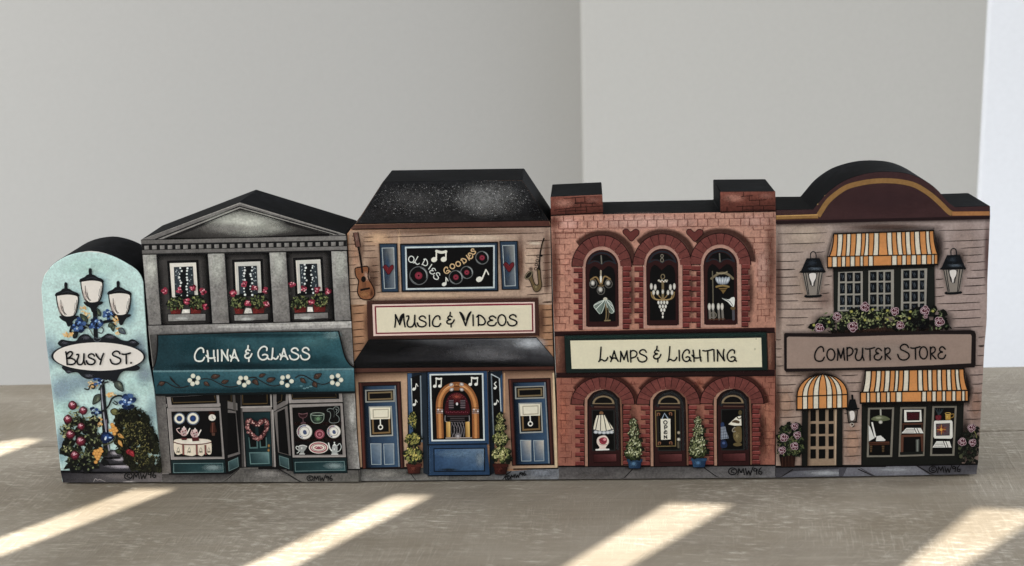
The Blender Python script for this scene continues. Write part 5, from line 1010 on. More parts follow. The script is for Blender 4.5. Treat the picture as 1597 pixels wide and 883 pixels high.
for k, (v, dx, dy, sx_) in enumerate(((vM, 0, 0, 1), (vM, 462, -10, .98), (vN, 72, -15, 1.02))):
    view(v[0] + dx / v[2], v[1] + dy / v[2], v[2])
    X = lambda x: 387 + (x - 387) * sx_
    XX = lambda l: [(X(a), b) for a, b in l]
    w = B.part('arched_window', 6, mot=.35)
    w.band([(X(200), 150), (X(290), 88), (X(390), 70), (X(500), 90), (X(590), 165), (X(625), 260), (X(625), 300)], 70, '#42201a', .75); w.soft(X(610), 540, 40, 270, '#44201b', .65)
    w.poly([(X(150), 325)] + [(X(a), b) for a, b in circ(385, 325, 233, 245, n=24, a0=180, a1=360)] + [(X(620), 325)], '#2a1413')
    arch_ring(w, X(385), 322, 226 * sx_, 236, 84, 11)
    quoins(w, X(240), 330, 805, -1, 12, 34, 70); quoins(w, X(545), 318, 800, 1, 12, 52, 66)
    w.poly(XX([(240, 806), (236, 330)]) + [(X(a), b) for a, b in circ(390, 325, 152, 158, n=20, a0=180, a1=360)] + XX([(543, 330), (546, 800)]), '#b28a7a')
    w.line(XX([(240, 330), (242, 800)]), 7, '#c9a596'); w.line(XX([(232, 330), (236, 800)]), 5, BD)
    w.line([(X(a), b) for a, b in circ(390, 325, 156, 162, n=16, a0=180, a1=360)], 5, BD)
    w.line(XX([(545, 330), (548, 800)]), 5, '#4a2a24')
    f = B.part('frame', 8, parent=w, mot=.2)
    f.poly(XX([(268, 775), (262, 330)]) + [(X(a), b) for a, b in circ(386, 322, 122, 124, n=20, a0=180, a1=360)] + XX([(508, 330), (514, 770), (500, 784), (280, 785)]), '#3a1a1a'); f.ring(XX([(268, 780), (262, 330)]) + [(X(a), b) for a, b in circ(386, 322, 122, 124, n=20, a0=180, a1=360)] + XX([(508, 330), (514, 778)]), 5, '#170c0c')
    f.line(XX([(282, 300), (310, 248), (350, 225), (386, 218), (430, 228), (465, 255), (490, 300)]), 12, '#27313a'); f.line(XX([(290, 300), (330, 282), (365, 290), (386, 305), (410, 286), (445, 280), (480, 296)]), 9, '#2a3138')
    pn = B.part('pane', 10, parent=w, mot=.05)
    pn.poly(XX([(290, 745), (290, 380), (300, 340), (325, 318), (350, 330), (380, 362), (400, 345), (430, 320), (455, 322), (478, 345), (488, 390), (490, 742)]), '#09090a')
    fl_ = B.part('fan_light', 10, parent=w, mot=.05); fl_.poly(XX([(302, 275), (330, 245), (365, 232), (390, 230), (425, 238), (455, 262), (478, 285), (440, 275), (405, 282), (384, 300), (360, 280), (330, 274)]), '#08090a')
    if k == 1: fl_.ring([(X(a), b) for a, b in circ(384, 252, 10, 12, n=12)], 5, '#8a8374'); fl_.ring([(X(a), b) for a, b in circ(384, 284, 11, 15, n=12)], 5, '#8a8374')
    else: fl_.line([(X(380), 240), (X(384), 300)], 9, '#77746a')
# the hanging lamps
W_, GO = '#d9d6cc', '#8d7448'
view(*vM); l = B.part('globe_lamp', 14, mot=.1)
l.line([(378, 355), (378, 430)], 12, '#a59a84'); l.line([(378, 400), (378, 440)], 16, '#d0ccc0'); l.line([(300, 425), (330, 405), (350, 410), (375, 455)], 11, GO); l.line([(450, 420), (420, 400), (400, 405), (385, 455)], 11, GO); l.line([(358, 468), (402, 468)], 9, '#5c4a2c')
for x, y, r in ((320, 455, 30), (438, 455, 30), (379, 505, 31)): l.ell(x, y, r, r * 1.12, '#6a6862', n=20); l.ell(x, y, r * .84, r * .98, '#1d1c1a', n=20); l.soft(x - 4, y - 6, r * .7, r * .85, '#e8e4da', .95); l.line([(x - 14, y - 32), (x + 14, y - 32)], 8, '#6d5a3a')
l = B.part('tulip_lamp', 14, mot=.1); l.ell(412, 572, 16, 14, '#b9b4a2')
for pts in ([(408, 580), (370, 590), (325, 620), (340, 650), (375, 685), (400, 640), (410, 600)], [(418, 580), (450, 590), (472, 630), (478, 668), (455, 680), (432, 650), (420, 605)]):
    l.blob(pts, '#6f7d74', 4); l.ring(catmull(pts, 4, True), 5, '#a9b3aa'); c0 = pts[0]; l.line([c0, pts[3]], 5, '#c3cbc3'); l.line([c0, pts[4]], 5, '#55625a'); l.line([c0, pts[2]], 4, '#dde2da')
l.line([(415, 610), (420, 680), (415, 735)], 9, '#7d6c48'); l.line([(430, 640), (440, 680), (430, 735)], 7, '#63553a'); l.line([(408, 737), (448, 735)], 10, '#8a7a58')
view(*vM); l = B.part('chandelier', 14, mot=.1); cx = 852
l.ring(circ(cx, 400, 14, 18, n=14), 6, '#86785a'); l.line([(cx - 32, 430), (cx, 440), (cx + 32, 430)], 16, '#a39a84'); l.line([(cx, 440), (cx, 580)], 18, '#7a6a48')
for s in (-1, 1):
    l.line([(cx, 575), (cx + s * 40, 578), (cx + s * 78, 560), (cx + s * 88, 520)], 10, GO); l.line([(cx, 575), (cx + s * 24, 555), (cx + s * 40, 530)], 8, GO); l.line([(cx, 580), (cx + s * 58, 570), (cx + s * 72, 540)], 7, '#a58d5c')
    for dx_, yy in ((88, 475), (58, 482), (40, 522), (70, 522)): l.ell(cx + s * dx_, yy, 11, 25 if yy < 500 else 20, '#a9a59a', '#f0ede4', n=12)
l.ell(cx, 515, 10, 18, '#a9a59a', '#f0ede4', n=12)
for row, yy in enumerate((598, 628, 655)):
    for i in range(4 - row): l.ell(cx + (i - (3 - row) / 2) * 22, yy, 9, 15, '#b9b6ac', '#f5f3ec', n=10)
l.ell(cx, 682, 7, 12, '#c9c6bc'); l.ell(cx, 708, 6, 11, '#d9d6cc')
for i in range(6): l.ell(cx + (i - 2.5) * 12, 428 + (i % 2) * 10, 5, 6, '#dad6cc', n=7)
view(*vN); l = B.part('lotus_lamp', 14, mot=.1)
l.line([(390, 415), (440, 380), (480, 372), (520, 385), (555, 415)], 17, '#7c7158'); l.line([(432, 370), (470, 378), (510, 364)], 10, '#94886c'); l.ell(478, 440, 46, 30, '#3c4550')
for a in (-38, -20, 0, 20, 38): l.ell(476 + a, 438 - abs(a) * .1 - 6, 14, 30, '#79838d', '#dfe3e6', rot=a * .7)
l.line([(428, 478), (475, 468), (522, 478)], 15, '#8a7440'); l.poly([(445, 488), (515, 485), (495, 512), (480, 532), (468, 512)], '#7a6232'); l.line([(452, 500), (505, 498)], 5, '#2c2212')
l = B.part('candle_sticks', 14, mot=.1); l.line([(398, 360), (402, 500), (404, 690)], 8, '#6c6654'); l.ell(405, 695, 24, 22, '#4a463c'); l.ring(circ(405, 695, 24, 22), 4, '#8a8474')
for x in (376, 404, 446, 474):
    l.line([(x, 660), (x + 4, 725)], 17, '#77726a'); l.ell(x - 2, 630, 12, 28, '#a7a49a', '#efece2')
l.line([(372, 728), (492, 724)], 8, '#5a3a26')
l = B.part('torch_lamp', 14, mot=.1); l.line([(557, 650), (560, 728)], 20, '#55535a'); l.ell(555, 642, 18, 14, '#6a5634'); l.blob([(470, 565), (520, 575), (545, 560), (566, 560), (568, 600), (560, 632), (540, 622), (515, 595)], '#c9cac4', 4); l.line([(480, 568), (530, 590), (555, 625)], 5, '#6f7470'); l.line([(548, 562), (545, 600)], 6, '#f4f4ee')
# belt course and sign board
bt = B.part('belt_course', 9, mot=.25); view(*vO)
bt.quad([(20, 32), (1566, 4), (1568, 38), (22, 62)], ['#3a1c1c'] * 2 + ['#2a1414'] * 2, 8, 1); bt.line([(22, 64), (1568, 40)], 5, '#120a0a'); bt.quad([(26, 322), (1568, 300), (1568, 342), (28, 354)], ['#331818'] * 2 + ['#2a1313'] * 2, 8, 1); bt.line([(28, 354), (1568, 342)], 6, '#120a0a')
for q in ([(26, 66), (92, 64), (100, 320), (30, 322)], [(1512, 44), (1568, 42), (1570, 298), (1520, 300)]):
    bb_ = B.part('bracket', 10, parent=bt, mot=.5); bb_.quad(q, ['#8a5f4c', '#5a3a2e', '#4a2a22', '#7a4f3e']); bb_.soft(q[0][0] + 22, 180, 16, 120, '#9a7460', .6); bb_.ring(q, 4, BD)
sg = B.part('sign_board', 14, mot=.08); o = [(90, 60), (1508, 36), (1516, 302), (104, 322)]; sg.halo(o, 16, '#120a0a', .6); sg.poly(o, '#1b2c29'); sg.band([(100, 75), (1500, 52)], 26, '#25403b', .7); sg.poly([(132, 94), (1472, 74), (1478, 284), (142, 296)], '#efe8c9'); sg.ring([(132, 94), (1472, 74), (1478, 284), (142, 296)], 4, '#0f1a18')
sg.ell(1428, 156, 4, 9, '#a8a486'); sg.ell(1436, 84, 5, 5, '#a8a486')
lt = B.part('lettering', 18, parent=sg, mot=0)
lt.text([('L', 332, 142, 395, 243), ('A', 412, 168, 468, 243), ('M', 480, 168, 538, 244), ('P', 548, 166, 600, 246), ('S', 604, 160, 670, 246), ('&', 714, 136, 768, 246), ('L', 814, 138, 880, 242), ('I', 890, 164, 904, 238), ('G', 918, 160, 980, 242), ('H', 986, 162, 1052, 242), ('T', 1062, 158, 1132, 242), ('I', 1134, 160, 1148, 240), ('N', 1158, 158, 1216, 240), ('G', 1232, 160, 1298, 242)], 10.5, '#101114')
# ground floor arches: windows and door
pv = B.part('pavement', 4, mot=.7); view(*vP); pv.quad([(46, 722), (883, 722), (883, 832), (53, 834)], ['#4a4747', '#4a4848', '#65615e', '#666260']); view(*vQ); pv.quad([(0, 722), (854, 716), (854, 822), (0, 830)], ['#4a4848', '#5a5859', '#6c6a6b', '#65615e']); pv.soft(600, 780, 220, 36, '#7a7674', .6); pv.line([(310, 735), (430, 820)], 7, '#161414'); view(*vP); pv.line([(620, 745), (540, 830)], 7, '#161414'); pv.soft(300, 790, 240, 30, '#5f5a58', .6)
view(*vP); pv.line([(45, 724), (880, 724)], 12, '#161011'); pv.line([(52, 827), (880, 824)], 6, '#161414'); view(*vQ); pv.line([(0, 722), (854, 716)], 12, '#161011'); pv.line([(0, 823), (854, 815)], 6, '#161414')  # bottom strokes stand in colour for the contact shadow
sgn = B.part('signature', 12); view(*vQ); sign96(sgn, 494, 728, 5.6, c='#17171a', w=1.4)
for k, (v, dx, dy, kind) in enumerate(((vP, 0, 0, 'arched_window'), (vP, 502, 0, 'door'), (vQ, 130, -5, 'arched_window'))):
    view(v[0] + dx / v[2], v[1] + dy / v[2], v[2])
    w = B.part(kind, 6, mot=.3)
    w.band([(180, 140), (270, 60), (390, 30), (520, 60), (620, 150), (655, 245)], 70, '#401a15', .75); w.soft(620, 480, 60, 260, '#3a1a17', .7)
    w.poly([(146, 252)] + circ(392, 252, 248, 216, n=24, a0=180, a1=360) + [(640, 250)], '#2a1413')
    arch_ring(w, 392, 248, 240, 206, 92, 13); quoins(w, 252, 258, 718, -1, 13, 34, 70); quoins(w, 548, 256, 712, 1, 13, 52, 62)
    w.poly([(286, 722), (250, 722), (246, 255)] + circ(398, 250, 152, 136, n=20, a0=180, a1=360) + [(550, 255), (552, 720)], '#2b1413')
    w.line([(268, 722), (264, 260), (275, 200), (310, 155), (360, 132), (400, 126)], 20, '#a5816c', cap=False); w.line([(400, 126), (460, 140), (510, 185), (532, 250), (540, 715)], 13, '#7d5a46', cap=False); w.line([(284, 722), (280, 260), (300, 190), (340, 156), (400, 142), (460, 160), (505, 205), (522, 260), (528, 718)], 6, '#140c0c'); w.line([(248, 722), (246, 250), (270, 180), (320, 132), (400, 114), (480, 136), (530, 195), (550, 260)], 6, '#140c0c')
    f = B.part('frame', 9, parent=w, mot=.2); f.poly([(288, 722), (284, 262)] + circ(402, 258, 116, 112, n=18, a0=180, a1=360) + [(520, 262), (526, 720)], ['#3a1c1c', '#3a1c1c'] + ['#241a1a'] * 19 + ['#2e1818', '#3a1c1c'])
    f.band([(310, 270), (330, 200), (400, 160), (470, 195), (500, 270), (505, 600)], 28, '#2f3133', .9); f.line([(330, 268), (480, 270)], 8, '#5f4638')
    fl_ = B.part('fan_light', 12, parent=w, mot=.1); fl_.poly([(312, 246)] + circ(398, 244, 84, 62, n=14, a0=180, a1=360) + [(484, 246)], '#87765a'); fl_.poly([(328, 240)] + circ(398, 240, 68, 46, n=14, a0=180, a1=360) + [(470, 240)], '#0f0c0c')
    pn = B.part('pane', 12, parent=w, mot=.05); pn.poly([(308, 290), (484, 288), (490, 606), (312, 606)], '#2b2d2c'); pn.poly([(316, 298), (474, 294), (478, 596), (320, 598)], '#070708')
    pp = B.part('lower_panel', 12, parent=w, mot=.3); pp.quad([(320, 630), (496, 626), (498, 688), (324, 694)], ['#4a2020', '#6f3f3f', '#5a2c2c', '#3a1717']); pp.ring([(320, 630), (496, 626), (498, 688), (324, 694)], 5, '#1a0b0b')
view(*vP); l = B.part('shaded_table_lamp', 16, mot=.05)
l.ell(382, 316, 16, 14, '#7d5c3c'); sh_ = [(345, 332), (380, 326), (415, 330), (440, 380), (476, 432), (478, 455), (400, 462), (320, 446), (320, 420), (332, 370)]
l.poly(sh_, '#d8d2bd'); l.poly([(352, 336), (376, 330), (372, 448), (335, 440)], '#ebe5d2')
for a, b in (((362, 332), (338, 445)), ((378, 330), (375, 450)), ((398, 332), (420, 452)), ((410, 332), (460, 440))): l.line([a, ((a[0] + b[0]) / 2, (a[1] + b[1]) / 2 - 4), b], 6, '#2c2c2c')
l.ring(sh_, 6, '#1b1b1b'); l.line([(322, 444), (400, 458), (476, 438)], 9, '#54565a')
for x in (340, 370, 402, 432, 460): l.ell(x, 466 - abs(x - 400) * .08, 17, 13, '#9a9ea2', '#d7d9da', n=10)
l.blob([(372, 492), (412, 488), (436, 515), (438, 545), (415, 580), (420, 592), (360, 594), (368, 578), (348, 545), (350, 512)], '#cfc0b4', 4); l.blob([(366, 515), (395, 500), (424, 512), (420, 545), (396, 556), (372, 545)], '#9a3a4a', 3); l.ell(408, 518, 12, 10, '#d18d92'); l.line([(380, 520), (400, 540), (415, 530)], 5, '#5f1a28'); l.ell(372, 520, 9, 8, '#7f2c38'); l.line([(365, 550), (390, 560), (425, 555)], 4, '#8a7a68'); l.line([(342, 597), (438, 594)], 12, '#d9d6d0')
vDo = (1000, 590, 5.8875); view(*vDo); o_ = B.part('open_sign', 16, mot=.05)
bx_ = [(132, 298), (312, 296), (316, 622), (140, 626)]; o_.box(bx_, 8, '#7a6a42')
for x, y, s in ((160, 332, 1), (268, 328, -1), (168, 598, 1), (270, 596, -1)): o_.line([(x - 12 * s, y + 12), (x - 10 * s, y - 10), (x + 10 * s, y - 8), (x + 6 * s, y + 8)], 8, '#8a5f42')
o_.line([(192, 372), (214, 322), (246, 370)], 9, '#8fa0b0', sm=0); o_.poly([(178, 374), (268, 372), (270, 562), (182, 566)], '#dcd8c8')
lt = B.part('lettering', 20, parent=o_, mot=0); lt.text([('O', 206, 390, 238, 422), ('P', 210, 436, 238, 468), ('E', 208, 482, 238, 510), ('N', 208, 526, 238, 554)], 8, '#141414')
kn = B.part('handle', 16, mot=.1); kn.ell(344, 500, 15, 16, '#6a604e', '#b3ab98'); kn.ell(344, 562, 17, 17, '#7a7364', '#dcd8cc'); kn.line([(340, 590), (342, 635)], 18, '#5d5646')
view(*vQ); l = B.part('checked_table_lamp', 16, mot=.1); l.ell(450, 405, 14, 20, '#2a3f63'); l.poly([(438, 422), (470, 418), (498, 508), (438, 518)], '#8a929e')
for t in range(4): l.line([(446 + t * 9, 420), (444 + t * 16, 514)], 3, '#3a4658'); l.line([(440, 440 + t * 22), (476 + t * 6, 436 + t * 22)], 3, '#3a4658')
l.blob([(440, 525), (470, 522), (486, 550), (480, 578), (440, 580)], '#223250', 3); l.ell(460, 545, 12, 10, '#4a5f8a')
l = B.part('gilt_table_lamp', 16, mot=.1); l.ell(585, 312, 14, 18, '#5a4f30'); l.poly([(558, 342), (594, 336), (597, 412), (540, 414), (492, 402)], '#d0ccbc'); l.ring([(558, 342), (594, 336), (597, 412), (540, 414), (492, 402)], 4, '#3a362c'); l.blob([(520, 385), (545, 368), (580, 378), (575, 395), (545, 390)], '#5a4a32', 3); l.line([(560, 345), (575, 360), (592, 352)], 8, '#4a3f2c')
l.blob([(548, 425), (590, 420), (597, 480), (594, 535), (560, 540), (536, 510), (532, 470)], '#6a5c38', 4); l.soft(562, 490, 22, 34, '#94855a', .8); l.line([(545, 425), (528, 440), (530, 458), (548, 455)], 8, '#8f887a'); l.ell(565, 556, 34, 14, '#6a5c38')
GP = ['#83875f', '#a9ac82', '#626842', '#c3c6a4', '#4c5334', '#73784e']
topiary(vP, [(628, 400, 34, 46), (636, 470, 44, 60), (640, 560, 64, 66), (638, 620, 74, 52)], (580, 665, 694, 740), GP, 500, ('#2c4a66', '#1c3450', '#5f86a5'))
topiary(vQ, [(268, 385, 32, 44), (272, 460, 46, 60), (268, 550, 66, 66), (268, 610, 74, 54)], (212, 660, 328, 732), GP, 600, ('#2c4f6d', '#1c3856', '#5a84a8'))
B.finish()

# ================================================================== block: computer store
vR, vS, vT, vU, vW, vX = (1200, 240, 4.4139), (1210, 340, 4.4176), (1370, 340, 4.4167), (1205, 510, 3.5314), (1335, 510, 3.5302), (1340, 620, 6.305)
B = Block('computer_store_block', 'brown round-topped wooden block painted as a computer store with orange striped awnings', (1209.6, 747.6), (1522, 742.3), DEPTH)
sil = px(vR, [(45, 386), (296, 384)] + catmull([(300, 382), (345, 328), (400, 266), (480, 206), (560, 166), (680, 133), (800, 122), (920, 130), (1010, 155), (1100, 202), (1170, 262), (1230, 332), (1280, 366)], 3) + [(1520, 358), (1521, 400), (1500, 883)]) + px(vT, [(748, 700)]) + px(vW, [(710, 60), (674, 740), (660, 822)]) + px(vU, [(16, 838), (16, 200)])
B.body(sil, '#4a3030', .35)
BD, SD = '#1b1414', '#8f7a6c'
g = B.part('clapboard', 2, mot=.35); view(*vR)
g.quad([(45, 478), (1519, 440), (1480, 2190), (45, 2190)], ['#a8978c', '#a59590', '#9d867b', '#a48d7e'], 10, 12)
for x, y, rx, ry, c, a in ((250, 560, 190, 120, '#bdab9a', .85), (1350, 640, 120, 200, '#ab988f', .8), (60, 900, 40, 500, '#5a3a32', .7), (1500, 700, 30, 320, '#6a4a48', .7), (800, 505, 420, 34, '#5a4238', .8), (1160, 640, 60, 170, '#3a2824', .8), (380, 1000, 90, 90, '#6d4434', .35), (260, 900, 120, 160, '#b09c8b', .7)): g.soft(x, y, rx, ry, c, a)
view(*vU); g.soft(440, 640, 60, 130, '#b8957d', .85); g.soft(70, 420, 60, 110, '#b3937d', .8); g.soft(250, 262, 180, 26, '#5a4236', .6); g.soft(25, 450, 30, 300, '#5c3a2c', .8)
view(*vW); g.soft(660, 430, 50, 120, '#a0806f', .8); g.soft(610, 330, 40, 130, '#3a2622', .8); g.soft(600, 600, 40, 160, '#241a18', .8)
SL = '#2c1c18'
def lines(v, l, w):
    view(*v)
    for x1, y1, x2, y2 in l: g.line([(x1, y1), ((x1 + x2) / 2, (y1 + y2) / 2 + 1.5), (x2, y2)], w, SL, taper=.5)
lines(vR, [(60, 551, 395, 543), (60, 622, 380, 611), (50, 680, 235, 676), (318, 678, 380, 673), (48, 740, 205, 738), (45, 800, 178, 795), (1170, 527, 1515, 520), (1198, 603, 1515, 590), (1200, 655, 1235, 652), (1318, 650, 1480, 640), (1330, 700, 1470, 692), (1362, 748, 1485, 742), (1385, 802, 1500, 797), (1360, 858, 1475, 854), (1145, 865, 1195, 862), (390, 843, 430, 840)], 5)
lines(vS, [(2, 356, 128, 352), (0, 408, 148, 406), (0, 468, 165, 465), (2, 526, 185, 520), (10, 572, 155, 570), (180, 574, 360, 572), (10, 628, 322, 626), (20, 688, 222, 686), (68, 738, 195, 736), (348, 402, 385, 400), (330, 462, 370, 458), (318, 520, 368, 516)], 5.5)
lines(vT, [(395, 422, 448, 420), (390, 482, 450, 478), (390, 542, 455, 536), (610, 414, 735, 410), (590, 470, 735, 462), (580, 528, 735, 522), (405, 592, 700, 580), (480, 640, 700, 630), (505, 695, 705, 686), (520, 755, 720, 746), (690, 822, 735, 818), (690, 880, 735, 876)], 5.5)
lines(vU, [(18, 70, 45, 70), (18, 120, 50, 120), (18, 165, 50, 165), (20, 215, 60, 213), (22, 268, 160, 268), (22, 320, 128, 316), (22, 362, 115, 360), (40, 412, 130, 408), (40, 458, 120, 456), (40, 498, 160, 494), (380, 268, 470, 264), (408, 308, 488, 305), (425, 354, 478, 354), (390, 572, 480, 570), (388, 615, 482, 612), (386, 662, 485, 660), (392, 712, 485, 708), (395, 475, 412, 474), (390, 528, 470, 526)], 4.2)
lines(vW, [(678, 108, 704, 106), (670, 158, 704, 156), (630, 212, 702, 210), (628, 265, 700, 262), (640, 315, 700, 312), (640, 365, 698, 362), (645, 412, 695, 408), (610, 462, 692, 458), (600, 508, 690, 506)], 4.2)
pd = B.part('arched_parapet', 4, mot=.3); view(*vR)
arc = catmull([(300, 384), (345, 330), (400, 268), (480, 208), (560, 168), (680, 135), (800, 124), (920, 132), (1010, 157), (1100, 204), (1170, 264), (1230, 334), (1278, 368)], 3)
pd.poly([(45, 388)] + arc + [(1518, 360), (1520, 436), (800, 458), (46, 482)], '#4b3132'); pd.soft(800, 320, 420, 110, '#50373a', .6); pd.soft(130, 405, 120, 26, '#5f4440', .6)
gl_ = B.part('gold_band', 6, parent=pd, mot=.3)
gb_ = [(46, 440), (335, 430), (352, 402), (400, 330), (470, 268), (550, 222), (680, 193), (800, 185), (920, 195), (1010, 220), (1100, 275), (1170, 335), (1230, 395), (1258, 412), (1516, 410)]
gl_.line(gb_[:2], 30, '#94703a', cap=False); gl_.line(catmull(gb_[1:14], 4), 34, '#94703a', sm=0, cap=False); gl_.line(gb_[13:], 28, '#a8753f', cap=False); gl_.line([(50, 428), (330, 420)], 5, '#c9a05c'); gl_.line([(50, 452), (330, 444)], 5, '#6b4a20')
cl = B.part('cornice_line', 5, mot=.2); cl.quad([(46, 462), (1519, 428), (1519, 448), (46, 484)], ['#2e1c1e'] * 4, 10, 1); cl.fade([(46, 484), (800, 464), (1519, 448)], 26, '#3a2624', .7)
for x, y in ((378, 285), (330, 345)): ew = B.part('paint_chip', 7); ew.ell(x, y, 5, 6, '#b9a060')
# striped awnings
OR, WH = '#c98a45', '#e4dcc8'
def awning(v, top, bot, drop, top_edges, val_edges, y_t, y_b, y_v):
    # top_edges: list of (x at top, x at bottom, colour) stripe borders with inner curve; val_edges: list of (x, colour)
    view(*v); a = B.part('striped_awning', 16, mot=.2)
    a.halo([top[0], top[1], bot[1], (bot[1][0], y_v(bot[1][0])), (bot[0][0], y_v(bot[0][0])), bot[0]], 34, '#150d0c', .75)
    def edge(xt, xb, t):   # concave sweep
        k = t ** 2.2; return (xt + (xb - xt) * k, y_t(xt) + (y_b(xb) - y_t(xt)) * t)
    n = 8
    for (xa, xb, c), (xc, xd, _) in zip(top_edges[:-1], top_edges[1:]):
        s_ = B.part('stripe', 18, parent=a, mot=.2); A = [edge(xa, xb, i / n) for i in range(n + 1)]; C = [edge(xc, xd, i / n) for i in range(n + 1)]
        cc = rgb(OR if c == 'o' else WH); s_.add(A + C, [[i, i + 1, n + 2 + i, n + 1 + i] for i in range(n)], [tuple(q * (.9 + .15 * i / n) for q in cc) for i in range(n + 1)] * 2); s_.n += 1
    for xa, xb, _ in top_edges: a.z += 0; ln_ = a; q = [edge(xa, xb, i / n) for i in range(n + 1)]; INKS.append((q, 7))
    va_ = B.part('valance', 18, parent=a, mot=.2)
    for (xa, c), (xb, _) in zip(val_edges[:-1], val_edges[1:]): va_.poly([(xa, y_b(xa)), (xb, y_b(xb)), (xb, y_v(xb)), (xa, y_v(xa))], OR if c == 'o' else WH)
    ik = B.part('stripe_outline', 20, parent=a, mot=0)
    for q, w in INKS: ik.line(q, w, '#1d1510', sm=0)
    for xa, _ in val_edges: ik.line([(xa, y_b(xa)), (xa, y_v(xa))], 6.5, '#1d1510')
    ik.line([(val_edges[0][0], y_b(val_edges[0][0])), (val_edges[-1][0], y_b(val_edges[-1][0]))], 7, '#1d1510'); ik.line([(val_edges[0][0], y_v(val_edges[0][0])), (val_edges[-1][0], y_v(val_edges[-1][0]))], 10, '#120d0b'); ik.line([top[0], top[1]], 9, '#1d1510')
    INKS.clear(); return a
INKS = []
te = [(442, 412, 'o'), (470, 462, 'w'), (505, 492, 'o'), (532, 525, 'w'), (560, 552, 'o'), (598, 588, 'w'), (634, 626, 'o'), (662, 648, 'w'), (684, 680, 'o'), (720, 712, 'w'), (753, 750, 'o'), (808, 818, 'w'), (842, 850, 'o'), (875, 888, 'w'), (908, 920, 'o'), (936, 946, 'w'), (968, 978, 'o'), (998, 1008, 'w'), (1033, 1046, 'o'), (1076, 1088, 'w'), (1100, 1118, 'o'), (1130, 1158, 'o')]
ve = [(400, 'o'), (432, 'w'), (466, 'o'), (496, 'w'), (524, 'o'), (556, 'w'), (588, 'o'), (624, 'w'), (645, 'o'), (682, 'w'), (714, 'o'), (842, 'w'), (878, 'o'), (912, 'w'), (942, 'o'), (976, 'w'), (1012, 'o'), (1046, 'w'), (1082, 'o'), (1118, 'w'), (1134, 'o'), (1158, 'o')]
awning(vR, [(442, 552), (1130, 528)], [(404, 708), (1160, 692)], 0, te, ve, lambda x: 552 - (x - 442) * .035, lambda x: 708 - (x - 404) * .021, lambda x: 784 - (x - 400) * .03)
te2 = [(52, 36, 'w'), (84, 72, 'o'), (112, 100, 'w'), (138, 128, 'o'), (160, 152, 'w'), (188, 180, 'o'), (216, 208, 'w'), (236, 228, 'o'), (262, 256, 'w'), (292, 288, 'o'), (340, 342, 'w'), (366, 370, 'o'), (394, 398, 'w'), (418, 420, 'o'), (446, 448, 'w'), (470, 474, 'o'), (498, 502, 'w'), (522, 528, 'o'), (546, 556, 'w'), (566, 580, 'o'), (594, 616, 'o')]
ve2 = [(24, 'o'), (58, 'w'), (76, 'o'), (112, 'w'), (134, 'o'), (168, 'w'), (188, 'o'), (220, 'w'), (252, 'o'), (362, 'w'), (388, 'o'), (418, 'w'), (442, 'o'), (474, 'w'), (494, 'o'), (528, 'w'), (550, 'o'), (582, 'w'), (600, 'o'), (618, 'o')]
awning(vW, [(52, 240), (594, 230)], [(34, 358), (618, 348)], 0, te2, ve2, lambda x: 240 - (x - 52) * .018, lambda x: 360 - (x - 24) * .018, lambda x: 420 - (x - 24) * .016)
view(*vU); da = B.part('domed_awning', 16, mot=.2)
dome = lambda f, t: (272 + (f - .5) * 278 * math.sin(t * math.pi / 2) ** .75, 260 + t * 122 * (.35 + .65 * t) + 0 * f)
da.halo([(130, 455), (134, 384)] + [(272 + 140 * math.cos(R(a)), 384 - 124 * math.sin(R(a))) for a in range(180, -1, -15)] + [(410, 445)], 20, '#1a100e', .7)
fr_ = [0, .11, .21, .32, .43, .59, .70, .79, .89, 1.0]; cs_ = 'owowowowo'
def dpt(f, t):
    a = t * math.pi / 2; xb = 134 + f * 278; yb = 384 - f * 12
    return (276 + (xb - 276) * math.sin(a), 260 + (yb - 260) * (1 - math.cos(a)))
for i in range(9):
    s_ = B.part('stripe', 18, parent=da, mot=.2); n = 8; A = [dpt(fr_[i], t / n) for t in range(n + 1)]; C = [dpt(fr_[i + 1], t / n) for t in range(n + 1)]
    s_.add(A + C, [[k, k + 1, n + 2 + k, n + 1 + k] for k in range(n)], rgb(OR if cs_[i] == 'o' else WH)); s_.n += 1
    x0, x1 = 134 + fr_[i] * 278, 134 + fr_[i + 1] * 278
    s_.poly([(x0, 384 - fr_[i] * 12), (x1, 384 - fr_[i + 1] * 12), (x1, 456 - fr_[i + 1] * 10), (x0, 456 - fr_[i] * 10)], OR if cs_[i] == 'o' else WH)
ik = B.part('stripe_outline', 20, parent=da, mot=0)
for i, f in enumerate(fr_):
    ik.line([dpt(f, t / 8) for t in range(9)], 5.5, '#1d1510', sm=0); ik.line([(134 + f * 278, 384 - f * 12), (134 + f * 278, 456 - f * 10)], 5.5, '#1d1510')
ik.line([(134, 384), (412, 372)], 6, '#1d1510'); ik.line([(130, 457), (414, 447)], 9, '#140e0c')
